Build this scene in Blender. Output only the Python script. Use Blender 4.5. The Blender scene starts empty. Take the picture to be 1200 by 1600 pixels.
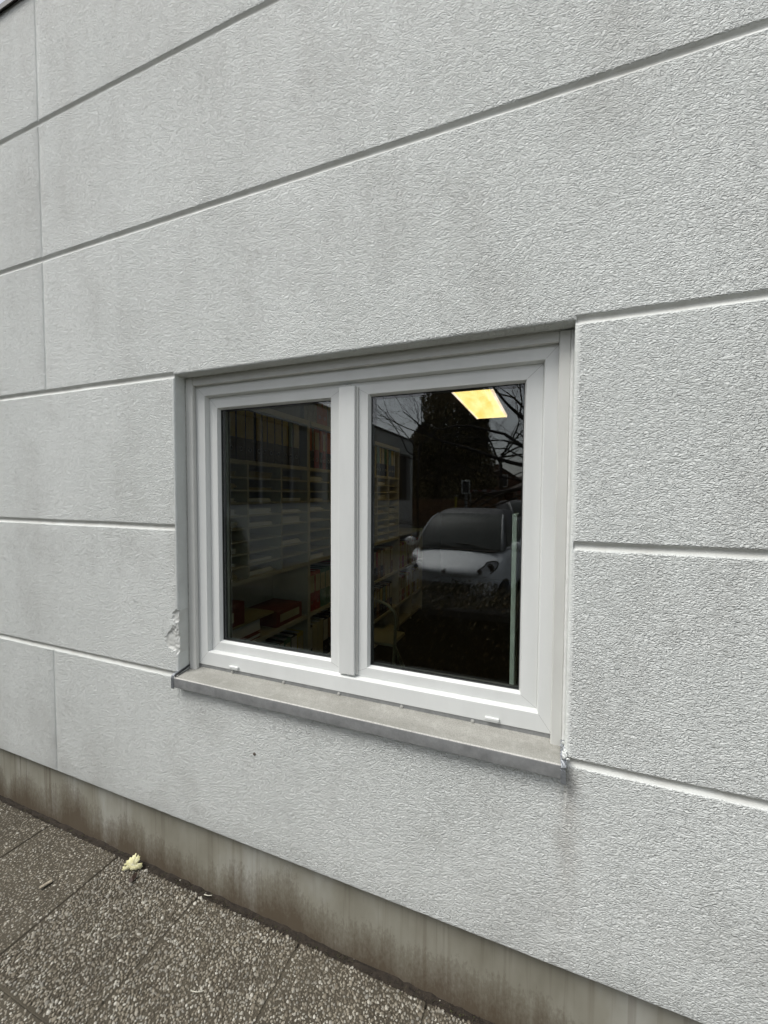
import bpy, math, random
import numpy as np
from mathutils import Vector, Matrix
R = math.radians
SC = bpy.context.scene
COL = SC.collection

# ------------------------------------------------------------------ camera
cam_d = bpy.data.cameras.new("camera")
cam = bpy.data.objects.new("camera", cam_d); COL.objects.link(cam); SC.camera = cam
cam_d.sensor_fit = 'VERTICAL'; cam_d.sensor_height = 36.0; cam_d.sensor_width = 27.0
cam_d.lens = 36.0 * 650.0 / 1600.0
cam_d.clip_start = 0.05; cam_d.clip_end = 2000
YAW, PITCH, ROLL = 0.379, 0.0430, 0.005
fw = Vector((-math.sin(YAW)*math.cos(PITCH), math.cos(YAW)*math.cos(PITCH), -math.sin(PITCH)))
rt = Vector((math.cos(YAW), math.sin(YAW), 0)); up = rt.cross(fw)
rt2 = rt*math.cos(ROLL)+up*math.sin(ROLL); up2 = -rt*math.sin(ROLL)+up*math.cos(ROLL)
m = Matrix((rt2, up2, -fw)).transposed().to_4x4(); m.translation = Vector((1.438, -1.281, 1.707))
cam.matrix_world = m

# ------------------------------------------------------------------ sky, sun, exposure
SUN_EL, SUN_AZ = R(56), R(222)          # azimuth clockwise from +y: the light comes from behind-left of the camera
w = bpy.data.worlds.new("World"); SC.world = w; w.use_nodes = True
nt = w.node_tree; nt.nodes.clear()
sky = nt.nodes.new('ShaderNodeTexSky'); sky.sky_type = 'NISHITA'; sky.sun_disc = False
sky.sun_elevation = SUN_EL; sky.sun_rotation = SUN_AZ
sky.air_density = 1.0; sky.dust_density = 3.0; sky.ozone_density = 1.0
hs = nt.nodes.new('ShaderNodeHueSaturation'); hs.inputs['Saturation'].default_value = 0.30
bg = nt.nodes.new('ShaderNodeBackground'); bg.inputs['Strength'].default_value = 0.12
wo = nt.nodes.new('ShaderNodeOutputWorld')
nt.links.new(sky.outputs[0], hs.inputs['Color']); nt.links.new(hs.outputs[0], bg.inputs[0]); nt.links.new(bg.outputs[0], wo.inputs[0])
sd = bpy.data.lights.new("sun", 'SUN'); sd.energy = 1.5; sd.angle = R(26); sd.color = (1.0, 0.975, 0.94)
sun = bpy.data.objects.new("sun", sd); COL.objects.link(sun)
sdir = Vector((math.sin(SUN_AZ)*math.cos(SUN_EL), math.cos(SUN_AZ)*math.cos(SUN_EL), math.sin(SUN_EL)))
sun.rotation_euler = sdir.to_track_quat('Z', 'Y').to_euler()
SC.view_settings.view_transform = 'Standard'; SC.view_settings.look = 'None'
SC.view_settings.exposure = 0.64; SC.view_settings.gamma = 1.0
SC.render.engine = 'CYCLES'
SC.cycles.max_bounces = 10; SC.cycles.transparent_max_bounces = 24; SC.cycles.diffuse_bounces = 5; SC.cycles.glossy_bounces = 5
SC.render.resolution_x = 768; SC.render.resolution_y = 1024

# ------------------------------------------------------------------ material helper
class N:
    def __init__(s, name):
        s.m = bpy.data.materials.new(name); s.m.use_nodes = True; s.t = s.m.node_tree; s.t.nodes.clear()
        s.out = s.t.nodes.new('ShaderNodeOutputMaterial'); s.b = s.t.nodes.new('ShaderNodeBsdfPrincipled')
        s.t.links.new(s.b.outputs[0], s.out.inputs[0])
    def n(s, typ, **k):
        x = s.t.nodes.new(typ)
        for a, v in k.items(): setattr(x, a, v)
        return x
    def l(s, a, b): s.t.links.new(a, b)
    def set(s, **k):
        for a, v in k.items(): s.b.inputs[a.replace('_', ' ')].default_value = v
        return s
    def coord(s, scale=(1, 1, 1), loc=(0, 0, 0), rot=(0, 0, 0)):
        tc = s.n('ShaderNodeNewGeometry'); mp = s.n('ShaderNodeMapping')
        mp.inputs['Scale'].default_value = scale; mp.inputs['Location'].default_value = loc; mp.inputs['Rotation'].default_value = rot
        s.l(tc.outputs['Position'], mp.inputs[0]); return mp.outputs[0]
    def noise(s, vec, scale, detail=3, rough=.5, dist=0.0):
        x = s.n('ShaderNodeTexNoise'); x.inputs['Scale'].default_value = scale; x.inputs['Detail'].default_value = detail
        x.inputs['Roughness'].default_value = rough; x.inputs['Distortion'].default_value = dist
        if vec is not None: s.l(vec, x.inputs['Vector'])
        return x.outputs['Fac']
    def ramp(s, fac, stops, interp='LINEAR'):
        x = s.n('ShaderNodeValToRGB'); cr = x.color_ramp; cr.interpolation = interp
        while len(cr.elements) < len(stops): cr.elements.new(.5)
        for e, (p, c) in zip(cr.elements, stops):
            e.position = p; e.color = (*c, 1) if isinstance(c, tuple) else (c, c, c, 1)
        s.l(fac, x.inputs[0]); return x.outputs[0]
    def mix(s, fac, a, b, mode='MIX'):
        x = s.n('ShaderNodeMix', data_type='RGBA', blend_type=mode)
        for sock, v in ((x.inputs[0], fac), (x.inputs[6], a), (x.inputs[7], b)):
            if hasattr(v, 'is_linked') or hasattr(v, 'links'): s.l(v, sock)
            elif isinstance(v, (int, float)) and sock == x.inputs[0]: sock.default_value = v
            else: sock.default_value = (*v, 1)
        return x.outputs[2]
    def math(s, op, a, b=0.0, clamp=False):
        x = s.n('ShaderNodeMath', operation=op); x.use_clamp = clamp
        for i, v in enumerate((a, b)):
            if isinstance(v, (int, float)): x.inputs[i].default_value = v
            else: s.l(v, x.inputs[i])
        return x.outputs[0]
    def bump(s, h, strength=.5, dist=.01, prev=None):
        x = s.n('ShaderNodeBump'); x.inputs['Strength'].default_value = strength; x.inputs['Distance'].default_value = dist
        s.l(h, x.inputs['Height'])
        if prev is not None: s.l(prev, x.inputs['Normal'])
        s.l(x.outputs[0], s.b.inputs['Normal']); return x.outputs[0]
    def color(s, c): s.l(c, s.b.inputs['Base Color'])

def plain(name, col, rough=.5, var=.12, scale=8., spec=.5, metal=0.0, bump=0.0, bscale=200., coat=0.0):
    k = N(name); k.set(Roughness=rough, Metallic=metal); k.b.inputs['Specular IOR Level'].default_value = spec
    if coat: k.b.inputs['Coat Weight'].default_value = coat; k.b.inputs['Coat Roughness'].default_value = .05
    f = k.noise(k.coord(), scale, 4, .6)
    a = tuple(c*(1-var) for c in col); b = tuple(min(1, c*(1+var)) for c in col)
    k.color(k.ramp(f, [(.3, a), (.7, b)]))
    if bump: k.bump(k.noise(k.coord(), bscale, 3, .6), bump, .002)
    return k.m

# ---- stucco
def stucco():
    k = N('stucco'); k.set(Roughness=.82); k.b.inputs['Specular IOR Level'].default_value = .25
    v = k.coord((1.0, 1.0, 1.9))
    warp = k.n('ShaderNodeTexNoise'); warp.inputs['Scale'].default_value = 26; warp.inputs['Detail'].default_value = 2
    k.l(v, warp.inputs['Vector'])
    vm = k.n('ShaderNodeVectorMath', operation='SCALE'); vm.inputs['Scale'].default_value = .018
    k.l(warp.outputs['Color'], vm.inputs[0])
    va = k.n('ShaderNodeVectorMath', operation='ADD'); k.l(v, va.inputs[0]); k.l(vm.outputs[0], va.inputs[1])
    vv = va.outputs[0]
    # ridges: |noise-.5| folded, in two sizes
    n1 = k.noise(vv, 92, 1.0, .5, .5); n2 = k.noise(vv, 190, 1.0, .5, .3)
    r1 = k.math('ABSOLUTE', k.math('SUBTRACT', n1, .5)); r1 = k.math('SUBTRACT', 1.0, k.math('MULTIPLY', r1, 5.5, True))
    r2 = k.math('ABSOLUTE', k.math('SUBTRACT', n2, .5)); r2 = k.math('SUBTRACT', 1.0, k.math('MULTIPLY', r2, 4.5, True))
    h = k.math('ADD', k.math('MULTIPLY', r1, .72), k.math('MULTIPLY', r2, .12))
    big = k.noise(v, 30, 2); h = k.math('MULTIPLY', h, k.math('ADD', k.math('MULTIPLY', big, 1.1), .42))
    # chipped plaster is smooth
    at = k.n('ShaderNodeAttribute', attribute_name='smooth'); sm = k.math('SUBTRACT', 1.0, at.outputs['Fac'])
    h = k.math('MULTIPLY', h, sm)
    k.bump(h, 1.0, .0036)
    # weathering
    c0 = k.noise(k.coord((.9, 1, .6)), 1.3, 6, .62); c1 = k.noise(k.coord((1, 1, 1)), 14, 4, .6)
    base = k.ramp(c0, [(.3, (.62, .645, .62)), (.62, (.71, .735, .71))])
    base = k.mix(k.ramp(c1, [(.35, .0), (.75, .05)]), base, (.50, .51, .48))
    blot = k.noise(k.coord((1, 1, .7), (3, 0, 1)), 2.7, 5, .65); base = k.mix(k.ramp(blot, [(.50, 0.0), (.74, .55)]), base, (.45, .455, .43))
    # grime in vertical drifts, plus a darker top painted in for dimmer light
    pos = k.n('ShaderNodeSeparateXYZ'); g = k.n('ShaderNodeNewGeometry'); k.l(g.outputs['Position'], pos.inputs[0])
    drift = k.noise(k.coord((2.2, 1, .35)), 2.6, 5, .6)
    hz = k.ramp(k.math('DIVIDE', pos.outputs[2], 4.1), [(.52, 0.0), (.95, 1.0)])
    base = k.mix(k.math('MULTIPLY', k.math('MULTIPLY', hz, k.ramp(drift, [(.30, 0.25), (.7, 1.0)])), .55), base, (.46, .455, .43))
    dj = k.n('ShaderNodeAttribute', attribute_name='joint_dirt'); base = k.mix(k.math('MULTIPLY', dj.outputs['Fac'], k.ramp(c1, [(.3, .35), (.7, .85)])), base, (.40, .39, .35))
    # rust-brown run below the right end of the sill
    dx = k.math('ABSOLUTE', k.math('SUBTRACT', k.math('ADD', pos.outputs[0], k.math('MULTIPLY', drift, .03)), 1.522))
    run = k.math('MULTIPLY', k.ramp(k.math('MULTIPLY', dx, 22), [(0, 1.0), (1, 0.0)]), k.ramp(pos.outputs[2], [(.35, 0.0), (.86, 1.0), (.92, 0.6), (.93, 0.0)]))
    run = k.math('MULTIPLY', run, k.ramp(c1, [(.25, .3), (.6, 1.0)]))
    base = k.mix(k.math('MULTIPLY', run, .40), base, (.30, .25, .20))
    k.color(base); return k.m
M = {}
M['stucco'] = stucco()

def plinth_mat():
    k = N('plinth_concrete'); k.set(Roughness=.8); k.b.inputs['Specular IOR Level'].default_value = .3
    pos = k.n('ShaderNodeSeparateXYZ'); g = k.n('ShaderNodeNewGeometry'); k.l(g.outputs['Position'], pos.inputs[0])
    z = k.math('DIVIDE', pos.outputs[2], .31)
    streak = k.noise(k.coord((1, 1, .06)), 22, 5, .7); broad = k.noise(k.coord((1, 1, .25)), 3.2, 3, .6); fine = k.noise(k.coord((1, 1, .5)), 90, 5, .75)
    lvl = k.math('ADD', k.math('MULTIPLY', streak, .45), k.math('MULTIPLY', broad, 1.25))
    lvl = k.math('ADD', lvl, k.math('MULTIPLY', fine, .55))
    # dirt rises from the pavement in tongues
    d = k.math('SUBTRACT', k.math('SUBTRACT', lvl, k.math('MULTIPLY', z, .85)), .66)
    dirt = k.ramp(k.math('MULTIPLY', d, 2.4, True), [(0, 0.0), (.2, .34), (.65, .75), (1, 1.0)])
    # thin runs from the top edge, strongest at the far end
    s2 = k.noise(k.coord((1, 1, .025), (7, 0, 0)), 30, 4, .65)
    runs = k.math('MULTIPLY', k.ramp(s2, [(.53, 0.0), (.64, 1.0)]), k.ramp(k.math('ADD', pos.outputs[0], 1.7), [(.35, .85), (.85, .45), (1, .3)]))
    c = k.ramp(k.noise(k.coord((1, 1, .4)), 5, 4, .6), [(.3, (.215, .205, .16)), (.52, (.28, .272, .222)), (.72, (.37, .37, .33))])
    c = k.mix(runs, c, (.12, .095, .065))
    c = k.mix(k.math('MULTIPLY', dirt, .88), c, (.085, .062, .038))
    k.color(c); k.bump(k.math('ADD', fine, k.math('MULTIPLY', streak, .5)), .25, .002); return k.m
M['plinth'] = plinth_mat()

def pvc():
    k = N('white_pvc'); k.set(Roughness=.34); k.b.inputs['Specular IOR Level'].default_value = .45
    f = k.noise(k.coord((1, 1, .3)), 7, 5, .6); f2 = k.noise(k.coord(), 160, 2, .5)
    k.color(k.mix(k.ramp(f2, [(.6, 0.0), (.9, .12)]), k.ramp(f, [(.3, (.635, .65, .63)), (.7, (.70, .715, .695))]), (.5, .48, .44)))
    k.bump(k.noise(k.coord((1, 1, .2)), 30, 2), .04, .002); return k.m
M['pvc'] = pvc()
M['pvc_trim'] = plain('trim_pvc', (.585, .59, .56), .42, .05, 6)
M['gasket'] = plain('gasket', (.022, .023, .023), .6)
M['spacer'] = plain('spacer', (.05, .052, .052), .5, .06)

def metal_sill():
    k = N('weathered_zinc'); k.set(Roughness=.55, Metallic=.35)
    f = k.noise(k.coord((1, 1, 1)), 26, 6, .7); g = k.noise(k.coord((1, 1, 1)), 260, 3, .7); s = k.noise(k.coord((.7, 3, 1)), 5, 4, .6)
    geo = k.n('ShaderNodeNewGeometry'); sp = k.n('ShaderNodeSeparateXYZ'); k.l(geo.outputs['True Normal'], sp.inputs[0])
    top = k.ramp(sp.outputs[2], [(.5, 0.0), (.8, 1.0)])
    dust = k.ramp(s, [(.3, (.30, .297, .262)), (.7, (.41, .405, .365))]); dust = k.mix(k.ramp(g, [(.42, 0.0), (.66, .55)]), dust, (.17, .167, .15)); dust = k.mix(k.ramp(f, [(.5, 0.0), (.75, .45)]), dust, (.50, .495, .455))
    bare = k.ramp(f, [(.3, (.20, .206, .205)), (.7, (.31, .318, .315))])
    bare = k.mix(k.ramp(g, [(.62, 0.0), (.8, .25)]), bare, (.6, .6, .6))
    pz = k.n('ShaderNodeSeparateXYZ'); k.l(geo.outputs['Position'], pz.inputs[0]); edge_glint = k.math('MULTIPLY', k.ramp(k.math('ABSOLUTE', k.math('ADD', pz.outputs[1], .0245)), [(0, 1.0), (.0035, 0.0)]), k.ramp(g, [(.38, .2), (.55, 1.0)])); edge_glint = k.math('MULTIPLY', edge_glint, k.math('GREATER_THAN', pz.outputs[2], .9375))  # speckled bright line painted along the front edge where the bevel catches light
    k.color(k.mix(k.math('MULTIPLY', edge_glint, .8), k.mix(k.math('MULTIPLY', top, .92), bare, dust), (.72, .71, .68))); k.l(k.ramp(top, [(0, .5), (1, 0.8)]), k.b.inputs['Roughness'])
    k.bump(g, .12, .001); return k.m
M['zinc'] = metal_sill()
M['dark_zinc'] = plain('crumpled_zinc', (.23, .245, .26), .42, .25, 60, metal=.5, bump=.2, bscale=150)
M['screw'] = plain('screw_metal', (.62, .62, .6), .3, .1, 300, metal=.7)
M['caulk'] = plain('grey_caulk', (.42, .42, .39), .6, .2, 60, bump=.4, bscale=90)
M['roof_metal'] = plain('roof_edge_metal', (.075, .068, .062), .5, .25, 12)
M['plug'] = plain('dark_plug', (.12, .1, .08), .8)

def glass_mat():
    k = N('window_glass'); t = k.t
    for x in list(t.nodes):
        if x.type == 'BSDF_PRINCIPLED': t.nodes.remove(x)
    tr = k.n('ShaderNodeBsdfTransparent'); tr.inputs[0].default_value = (.90, .925, .91, 1)
    gl = k.n('ShaderNodeBsdfGlossy'); gl.inputs['Roughness'].default_value = 0.0; gl.inputs['Color'].default_value = (.97, .98, 1.0, 1)
    fr = k.n('ShaderNodeFresnel'); fr.inputs['IOR'].default_value = 1.52
    ge = k.n('ShaderNodeNewGeometry')
    f = k.math('MULTIPLY', fr.outputs[0], 1.9, True)                       # both faces of the pane
    f = k.math('MULTIPLY', f, k.math('SUBTRACT', 1.0, ge.outputs['Backfacing']))
    mx = k.n('ShaderNodeMixShader'); k.l(f, mx.inputs[0]); k.l(tr.outputs[0], mx.inputs[1]); k.l(gl.outputs[0], mx.inputs[2])
    k.l(mx.outputs[0], k.out.inputs[0]); return k.m
M['glass'] = glass_mat()

def emis(name, col, s):
    k = N(name); k.set(Roughness=.5)
    f = k.noise(k.coord((2.2, .5, 1)), 5, 3)
    k.l(k.ramp(f, [(.3, tuple(c*.80 for c in col)), (.7, (col[0], col[1]*1.08, col[2]*1.9))]), k.b.inputs['Emission Color']); k.b.inputs['Emission Strength'].default_value = s
    k.set(Base_Color=(.8, .75, .6, 1)); return k.m
M['lamp_glow'] = emis('lamp_diffuser', (1.0, .66, .165), 1.5)
M['lamp_body'] = plain('lamp_housing', (.75, .72, .62), .5)

def slab_mat():
    k = N('slab_mortar'); k.set(Roughness=.9)
    a = k.noise(k.coord(), 5, 5, .6); b = k.noise(k.coord(), 140, 4, .7)
    c = k.ramp(a, [(.3, (.05, .042, .028)), (.7, (.095, .083, .058))])
    k.color(k.mix(k.ramp(b, [(.4, 0.0), (.7, .6)]), c, (.045, .038, .028))); k.bump(b, .7, .003); return k.m
M['mortar'] = slab_mat()
def pebble_mat():
    k = N('pebble'); k.set(Roughness=.62)
    g = k.n('ShaderNodeNewGeometry'); r = g.outputs['Random Per Island']
    c = k.ramp(r, [(0, (.07, .058, .04)), (.2, (.145, .124, .09)), (.42, (.225, .20, .15)), (.64, (.31, .285, .23)), (.80, (.22, .21, .18)), (.92, (.40, .38, .32)), (1, (.56, .54, .47))])
    dirt = k.noise(k.coord(), 7, 5, .65); sp = k.noise(k.coord(), 600, 3, .7)
    c = k.mix(k.ramp(dirt, [(.36, .45), (.56, 0.0)]), c, (.07, .06, .043))
    c = k.mix(k.ramp(sp, [(.45, 0.0), (.75, .4)]), c, (.10, .085, .06))
    k.color(c); k.bump(sp, .2, .001); return k.m
M['pebble'] = pebble_mat()
M['soil'] = plain('damp_soil', (.025, .019, .013), .95, .4, 60, bump=.9, bscale=120)
M['crumb'] = plain('soil_crumbs', (.04, .031, .02), .9, .6, 90, bump=.5, bscale=300)
M['moss'] = plain('moss', (.05, .055, .02), .95, .4, 200)
def leaf_mat():
    k = N('yellow_leaf'); k.set(Roughness=.6)
    v = k.noise(k.coord(), 120, 4, .6); k.color(k.ramp(v, [(.3, (.62, .58, .27)), (.65, (.80, .78, .50))])); k.bump(k.noise(k.coord(), 160, 3), .5, .002); return k.m
M['leaf'] = leaf_mat()
M['dead_leaf'] = plain('dead_leaf', (.035, .02, .014), .6, .3, 200)
M['straw'] = plain('pale_straw', (.62, .6, .5), .6, .1, 100)
M['wood_chip'] = plain('wood_chip', (.33, .29, .22), .8, .3, 150, bump=.5, bscale=300)

# ------------------------------------------------------------------ mesh helper
def fsnoise(x, seed=0, freq=1.0):
    rs = np.random.RandomState(seed); t = rs.rand(512)
    x = np.asarray(x, float)*freq; i = np.floor(x).astype(int); f = x-i; f = f*f*(3-2*f)
    return t[i % 512]*(1-f)+t[(i+1) % 512]*f - .5
class MB:
    def __init__(s): s.v = []; s.f = []; s.mi = []
    def add(s, vs, fs, mi=0):
        o = len(s.v); s.v += [tuple(v) for v in vs]; s.f += [tuple(i+o for i in f) for f in fs]; s.mi += [mi]*len(fs); return s
    def box(s, x0, x1, y0, y1, z0, z1, mi=0, M4=None, bev=0.0):
        if bev > 0:
            b = bev; vs = []; 
            for z, ins in ((z0, b), (z0+b, 0), (z1-b, 0), (z1, b)):
                q = [(x0+ins+b*(ins == 0), y0+ins), (x1-ins-b*(ins == 0), y0+ins), (x1-ins, y0+ins+b*(ins == 0)), (x1-ins, y1-ins-b*(ins == 0)),
                     (x1-ins-b*(ins == 0), y1-ins), (x0+ins+b*(ins == 0), y1-ins), (x0+ins, y1-ins-b*(ins == 0)), (x0+ins, y0+ins+b*(ins == 0))]
                vs += [(a, c, z) for a, c in q]
            fs = [tuple(range(7, -1, -1)), tuple(range(24, 32))]
            for r in range(3):
                for i in range(8): j = (i+1) % 8; fs.append((r*8+i, r*8+j, r*8+8+j, r*8+8+i))
        else:
            vs = [(x0, y0, z0), (x1, y0, z0), (x1, y1, z0), (x0, y1, z0), (x0, y0, z1), (x1, y0, z1), (x1, y1, z1), (x0, y1, z1)]
            fs = [(3, 2, 1, 0), (4, 5, 6, 7), (0, 1, 5, 4), (1, 2, 6, 5), (2, 3, 7, 6), (3, 0, 4, 7)]
        if M4 is not None: vs = [M4 @ Vector(v) for v in vs]
        return s.add(vs, fs, mi)
    def tube(s, pts, rad, n=8, mi=0, cap=True):
        pts = [Vector(p) for p in pts]; rad = rad if hasattr(rad, '__len__') else [rad]*len(pts)
        rings = []; prev = None
        for i, p in enumerate(pts):
            d = (pts[min(i+1, len(pts)-1)]-pts[max(i-1, 0)]).normalized()
            a = Vector((0, 0, 1)) if abs(d.z) < .95 else Vector((1, 0, 0))
            if prev is not None and abs(prev.dot(d)) < .95: a = prev
            u = (a-d*a.dot(d)).normalized(); v = d.cross(u); prev = u
            rings.append([p+(u*math.cos(2*math.pi*k/n)+v*math.sin(2*math.pi*k/n))*rad[i] for k in range(n)])
        vs = [q for r in rings for q in r]; fs = []
        for i in range(len(pts)-1):
            for k in range(n): j = (k+1) % n; fs.append((i*n+k, i*n+j, (i+1)*n+j, (i+1)*n+k))
        if cap: fs += [tuple(range(n-1, -1, -1)), tuple((len(pts)-1)*n+k for k in range(n))]
        return s.add(vs, fs, mi)
    def prism(s, poly, axis, a0, a1, mi=0):
        # poly in the two other axes (x: (y,z); y: (x,z); z: (x,y))
        def P(q, a): return {'x': (a, q[0], q[1]), 'y': (q[0], a, q[1]), 'z': (q[0], q[1], a)}[axis]
        n = len(poly); vs = [P(q, a0) for q in poly]+[P(q, a1) for q in poly]
        fs = [tuple(range(n)), tuple(range(2*n-1, n-1, -1))]+[(i, i+n, (i+1) % n+n, (i+1) % n) for i in range(n)]
        return s.add(vs, fs, mi)
    def ellipsoid(s, c, r, n=10, mrows=6, mi=0, M4=None):
        vs = []; fs = []
        for i in range(mrows+1):
            th = math.pi*i/mrows
            for k in range(n):
                ph = 2*math.pi*k/n; vs.append((c[0]+r[0]*math.sin(th)*math.cos(ph), c[1]+r[1]*math.sin(th)*math.sin(ph), c[2]+r[2]*math.cos(th)))
        for i in range(mrows):
            for k in range(n): j = (k+1) % n; fs.append((i*n+k, (i+1)*n+k, (i+1)*n+j, i*n+j))
        if M4 is not None: vs = [M4 @ Vector(v) for v in vs]
        return s.add(vs, fs, mi)
    def build(s, name, mats, parent=None, smooth=False, fix=True):
        me = bpy.data.meshes.new(name)
        off = Vector((0, 0, 0)); q = parent
        while q is not None: off += q.location; q = q.parent
        vs = [tuple(Vector(v)-off) for v in s.v] if off.length > 0 else s.v
        me.from_pydata(vs, [], s.f); 
        for mm in (mats if isinstance(mats, (list, tuple)) else [mats]): me.materials.append(mm)
        me.polygons.foreach_set('material_index', s.mi)
        if fix:
            import bmesh
            b = bmesh.new(); b.from_mesh(me); bmesh.ops.recalc_face_normals(b, faces=b.faces); b.to_mesh(me); b.free()
        if smooth:
            me.polygons.foreach_set('use_smooth', [True]*len(me.polygons))
            if smooth == 'auto':
                try: me.set_sharp_from_angle(angle=R(35))
                except Exception: pass
        me.update()
        o = bpy.data.objects.new(name, me); COL.objects.link(o); o.parent = parent
        return o
def tag(o, label, cat, group=None, kind=None):
    if label: o['label'] = label
    if cat: o['category'] = cat
    if group: o['group'] = group
    if kind: o['kind'] = kind
    return o
def thing(name, loc, label, cat, group=None):
    o = bpy.data.objects.new(name, None); o.empty_display_size = .1; COL.objects.link(o); o.location = loc
    return tag(o, label, cat, group)
def struct(o): o['kind'] = 'structure'; return o

# ================================================================== OFFICE BUILDING
Z5, CH = .939, .625
OX0, OX1, OZ0, OZ1 = 0.0, 1.494, .918, 2.189      # window opening
XJ = -.83
WL, WR, WT, WB = -4.19, 6.5, 4.035, .309
bld = thing('office_building', (0, 0, 0), 'flat roofed office building with whitish roughcast wall in wide grooved courses', 'building')

def front_wall():
    rnd = random.Random(3)
    xs = set(np.round(np.arange(WL, WR+.001, .1), 4)) | {WL, WR}
    xs |= set(np.round(np.arange(-.12, 1.62, .012), 4))
    xs |= {XJ-.006, XJ-.004, XJ-.0015, XJ+.0015, XJ+.004, XJ+.006}
    xs |= set(np.round(np.arange(-.10, -.0005, .0028), 4)) | {OX0, OX0-.001, OX0-.0035, OX0-.007, OX0-.010}
    xs |= {OX1, OX1+.001, OX1+.0035, OX1+.007, OX1+.010}
    xs |= {-.02, -.0155, -.014, -.011, OX1+.014, OX1+.02}
    zs = set(np.round(np.arange(WB, WT+.001, .1), 4)) | {WB, WB+.0008, WB+.003, WB+.007, WT}
    zs |= set(np.round(np.arange(1.02, 1.235, .0035), 4))
    for k in range(0, 5):
        z = Z5+k*CH; zs |= {z-.016, z-.014, z-.0105, z-.007, z-.004, z-.002, z, z+.002, z+.004, z+.007, z+.0105, z+.014, z+.016}
    zs |= {OZ0, OZ1, OZ1+.001, OZ1+.0035, OZ1+.007, OZ1+.010}
    def clean(a):
        a = sorted(a); o = [a[0]]
        keep = {OX0, OX1, OZ0, OZ1}
        for q in a[1:]:
            if q-o[-1] < .0006:
                if q in keep: o[-1] = q
                continue
            o.append(q)
        return np.array(o)
    X = clean(xs); Zs = clean(zs)
    XX, ZZ = np.meshgrid(X, Zs)            # rows z
    Y = np.zeros_like(XX); S = np.zeros_like(XX); D = np.zeros_like(XX)
    # slight unevenness
    Y += .0012*fsnoise(XX, 1, 9)*1.0+.001*fsnoise(ZZ, 2, 11)
    for k in range(0, 5):
        z = Z5+k*CH
        wob = .0016*fsnoise(XX, 20+k, 6)+.0010*fsnoise(XX, 40+k, 28)
        dz = ZZ-z-wob
        d = np.clip((.0138-np.abs(dz))/.0110, 0, 1); d = (.6*d+.4*d*d*(3-2*d))*.0086
        if k in (0, 2): d = np.where((XX > OX0-.0015) & (XX < OX1+.0015), 0, d)
        if k == 1: d = np.where((XX > OX0-.009) & (XX < OX1+.010), 0, d)
        Y = np.maximum(Y, d+Y*0.3*(d > 0)); S = np.maximum(S, (d > .001)*.85); D = np.maximum(D, np.clip(d/.006, 0, 1)*.75)
    jd = np.clip((.005-np.abs(XX-XJ-.001*fsnoise(ZZ, 9, 8)))/.004, 0, 1)*.0045
    jd = np.where((ZZ < Z5) | (ZZ > Z5+2*CH), jd, 0); Y = np.maximum(Y, jd); S = np.maximum(S, (jd > .0005)*.7)
    # rounded arris at the opening, at the bottom edge
    pass
    def n2(x, z, seed):
        t = np.random.RandomState(seed).rand(64, 64); i = np.floor(x).astype(int); j = np.floor(z).astype(int); f = x-i; g = z-j; f = f*f*(3-2*f); g = g*g*(3-2*g)
        return (t[i % 64, j % 64]*(1-f)+t[(i+1) % 64, j % 64]*f)*(1-g)+(t[i % 64, (j+1) % 64]*(1-f)+t[(i+1) % 64, (j+1) % 64]*f)*g-.5
    def rnd_edge(d, r, jag): 
        d = np.clip(d+jag, 0, r); return r-np.sqrt(np.maximum(r*r-(r-d)**2, 0))
    r = .009
    inz = (ZZ > OZ0-.02) & (ZZ < OZ1+1e-6)
    jag1 = .0012*fsnoise(ZZ, 5, 70); jag2 = .0020*fsnoise(XX, 6, 60)
    Y = np.where(inz & (XX <= OX0), np.maximum(Y, rnd_edge(OX0-XX, r, jag1)), Y)
    Y = np.where(inz & (XX >= OX1), np.maximum(Y, rnd_edge(XX-OX1, r, -jag1)), Y)
    inx = (XX >= OX0-1e-6) & (XX <= OX1+1e-6)
    Y = np.where(inx & (ZZ >= OZ1), np.maximum(Y, rnd_edge(ZZ-OZ1, .008, jag2)), Y)
    Y = np.maximum(Y, rnd_edge(ZZ-WB, .006, .001*fsnoise(XX, 8, 40)))
    edg = (ZZ > OZ0) & (ZZ < OZ1+.012) & (((XX < OX0+.001) & (XX > OX0-.011+.004*fsnoise(ZZ, 61, 50))) | ((XX > OX1-.001) & (XX < OX1+.012+.005*fsnoise(ZZ, 62, 50))))
    S = np.maximum(S, edg*.75)
    # chipped plaster at the left jamb
    def chip(cx, cz, rx, rz, depth, seed, pw=1.0):
        ang = np.arctan2((ZZ-cz)/rz, (XX-cx)/rx); rr = np.sqrt(((XX-cx)/rx)**2+((ZZ-cz)/rz)**2)
        edge = 1+.55*n2(XX*34, ZZ*34, seed)+.28*n2(XX*110, ZZ*110, seed+1)
        t = np.clip((edge-rr)/.20, 0, 1)
        dd = depth*(t**pw)*(.8+.35*n2(XX*60, ZZ*90, seed+2)+.22*n2(XX*200, ZZ*260, seed+3))*np.clip(.75+.45*(XX-cx)/rx, .35, 1.2)
        return dd, t > 0.05
    for a in ((-.010, 1.086, .058, .048, .014, 11), (-.002, 1.186, .024, .026, .013, 31), (-.001, 1.150, .010, .014, .006, 51)):
        dd, mk = chip(*a); mk &= XX <= OX0+1e-6; Y = np.where(mk, np.maximum(Y, dd), Y); S = np.where(mk, .93, S); D = np.where(mk, .60, D)
    nz, nx = XX.shape; mb = MB()
    idx = np.arange(nz*nx).reshape(nz, nx)
    vs = np.stack([XX, Y, ZZ], -1).reshape(-1, 3)
    i0, i1 = np.searchsorted(X, OX0-1e-6), np.searchsorted(X, OX1-1e-6); k0, k1 = np.searchsorted(Zs, OZ0-1e-6), np.searchsorted(Zs, OZ1-1e-6)
    fs = []
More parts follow.
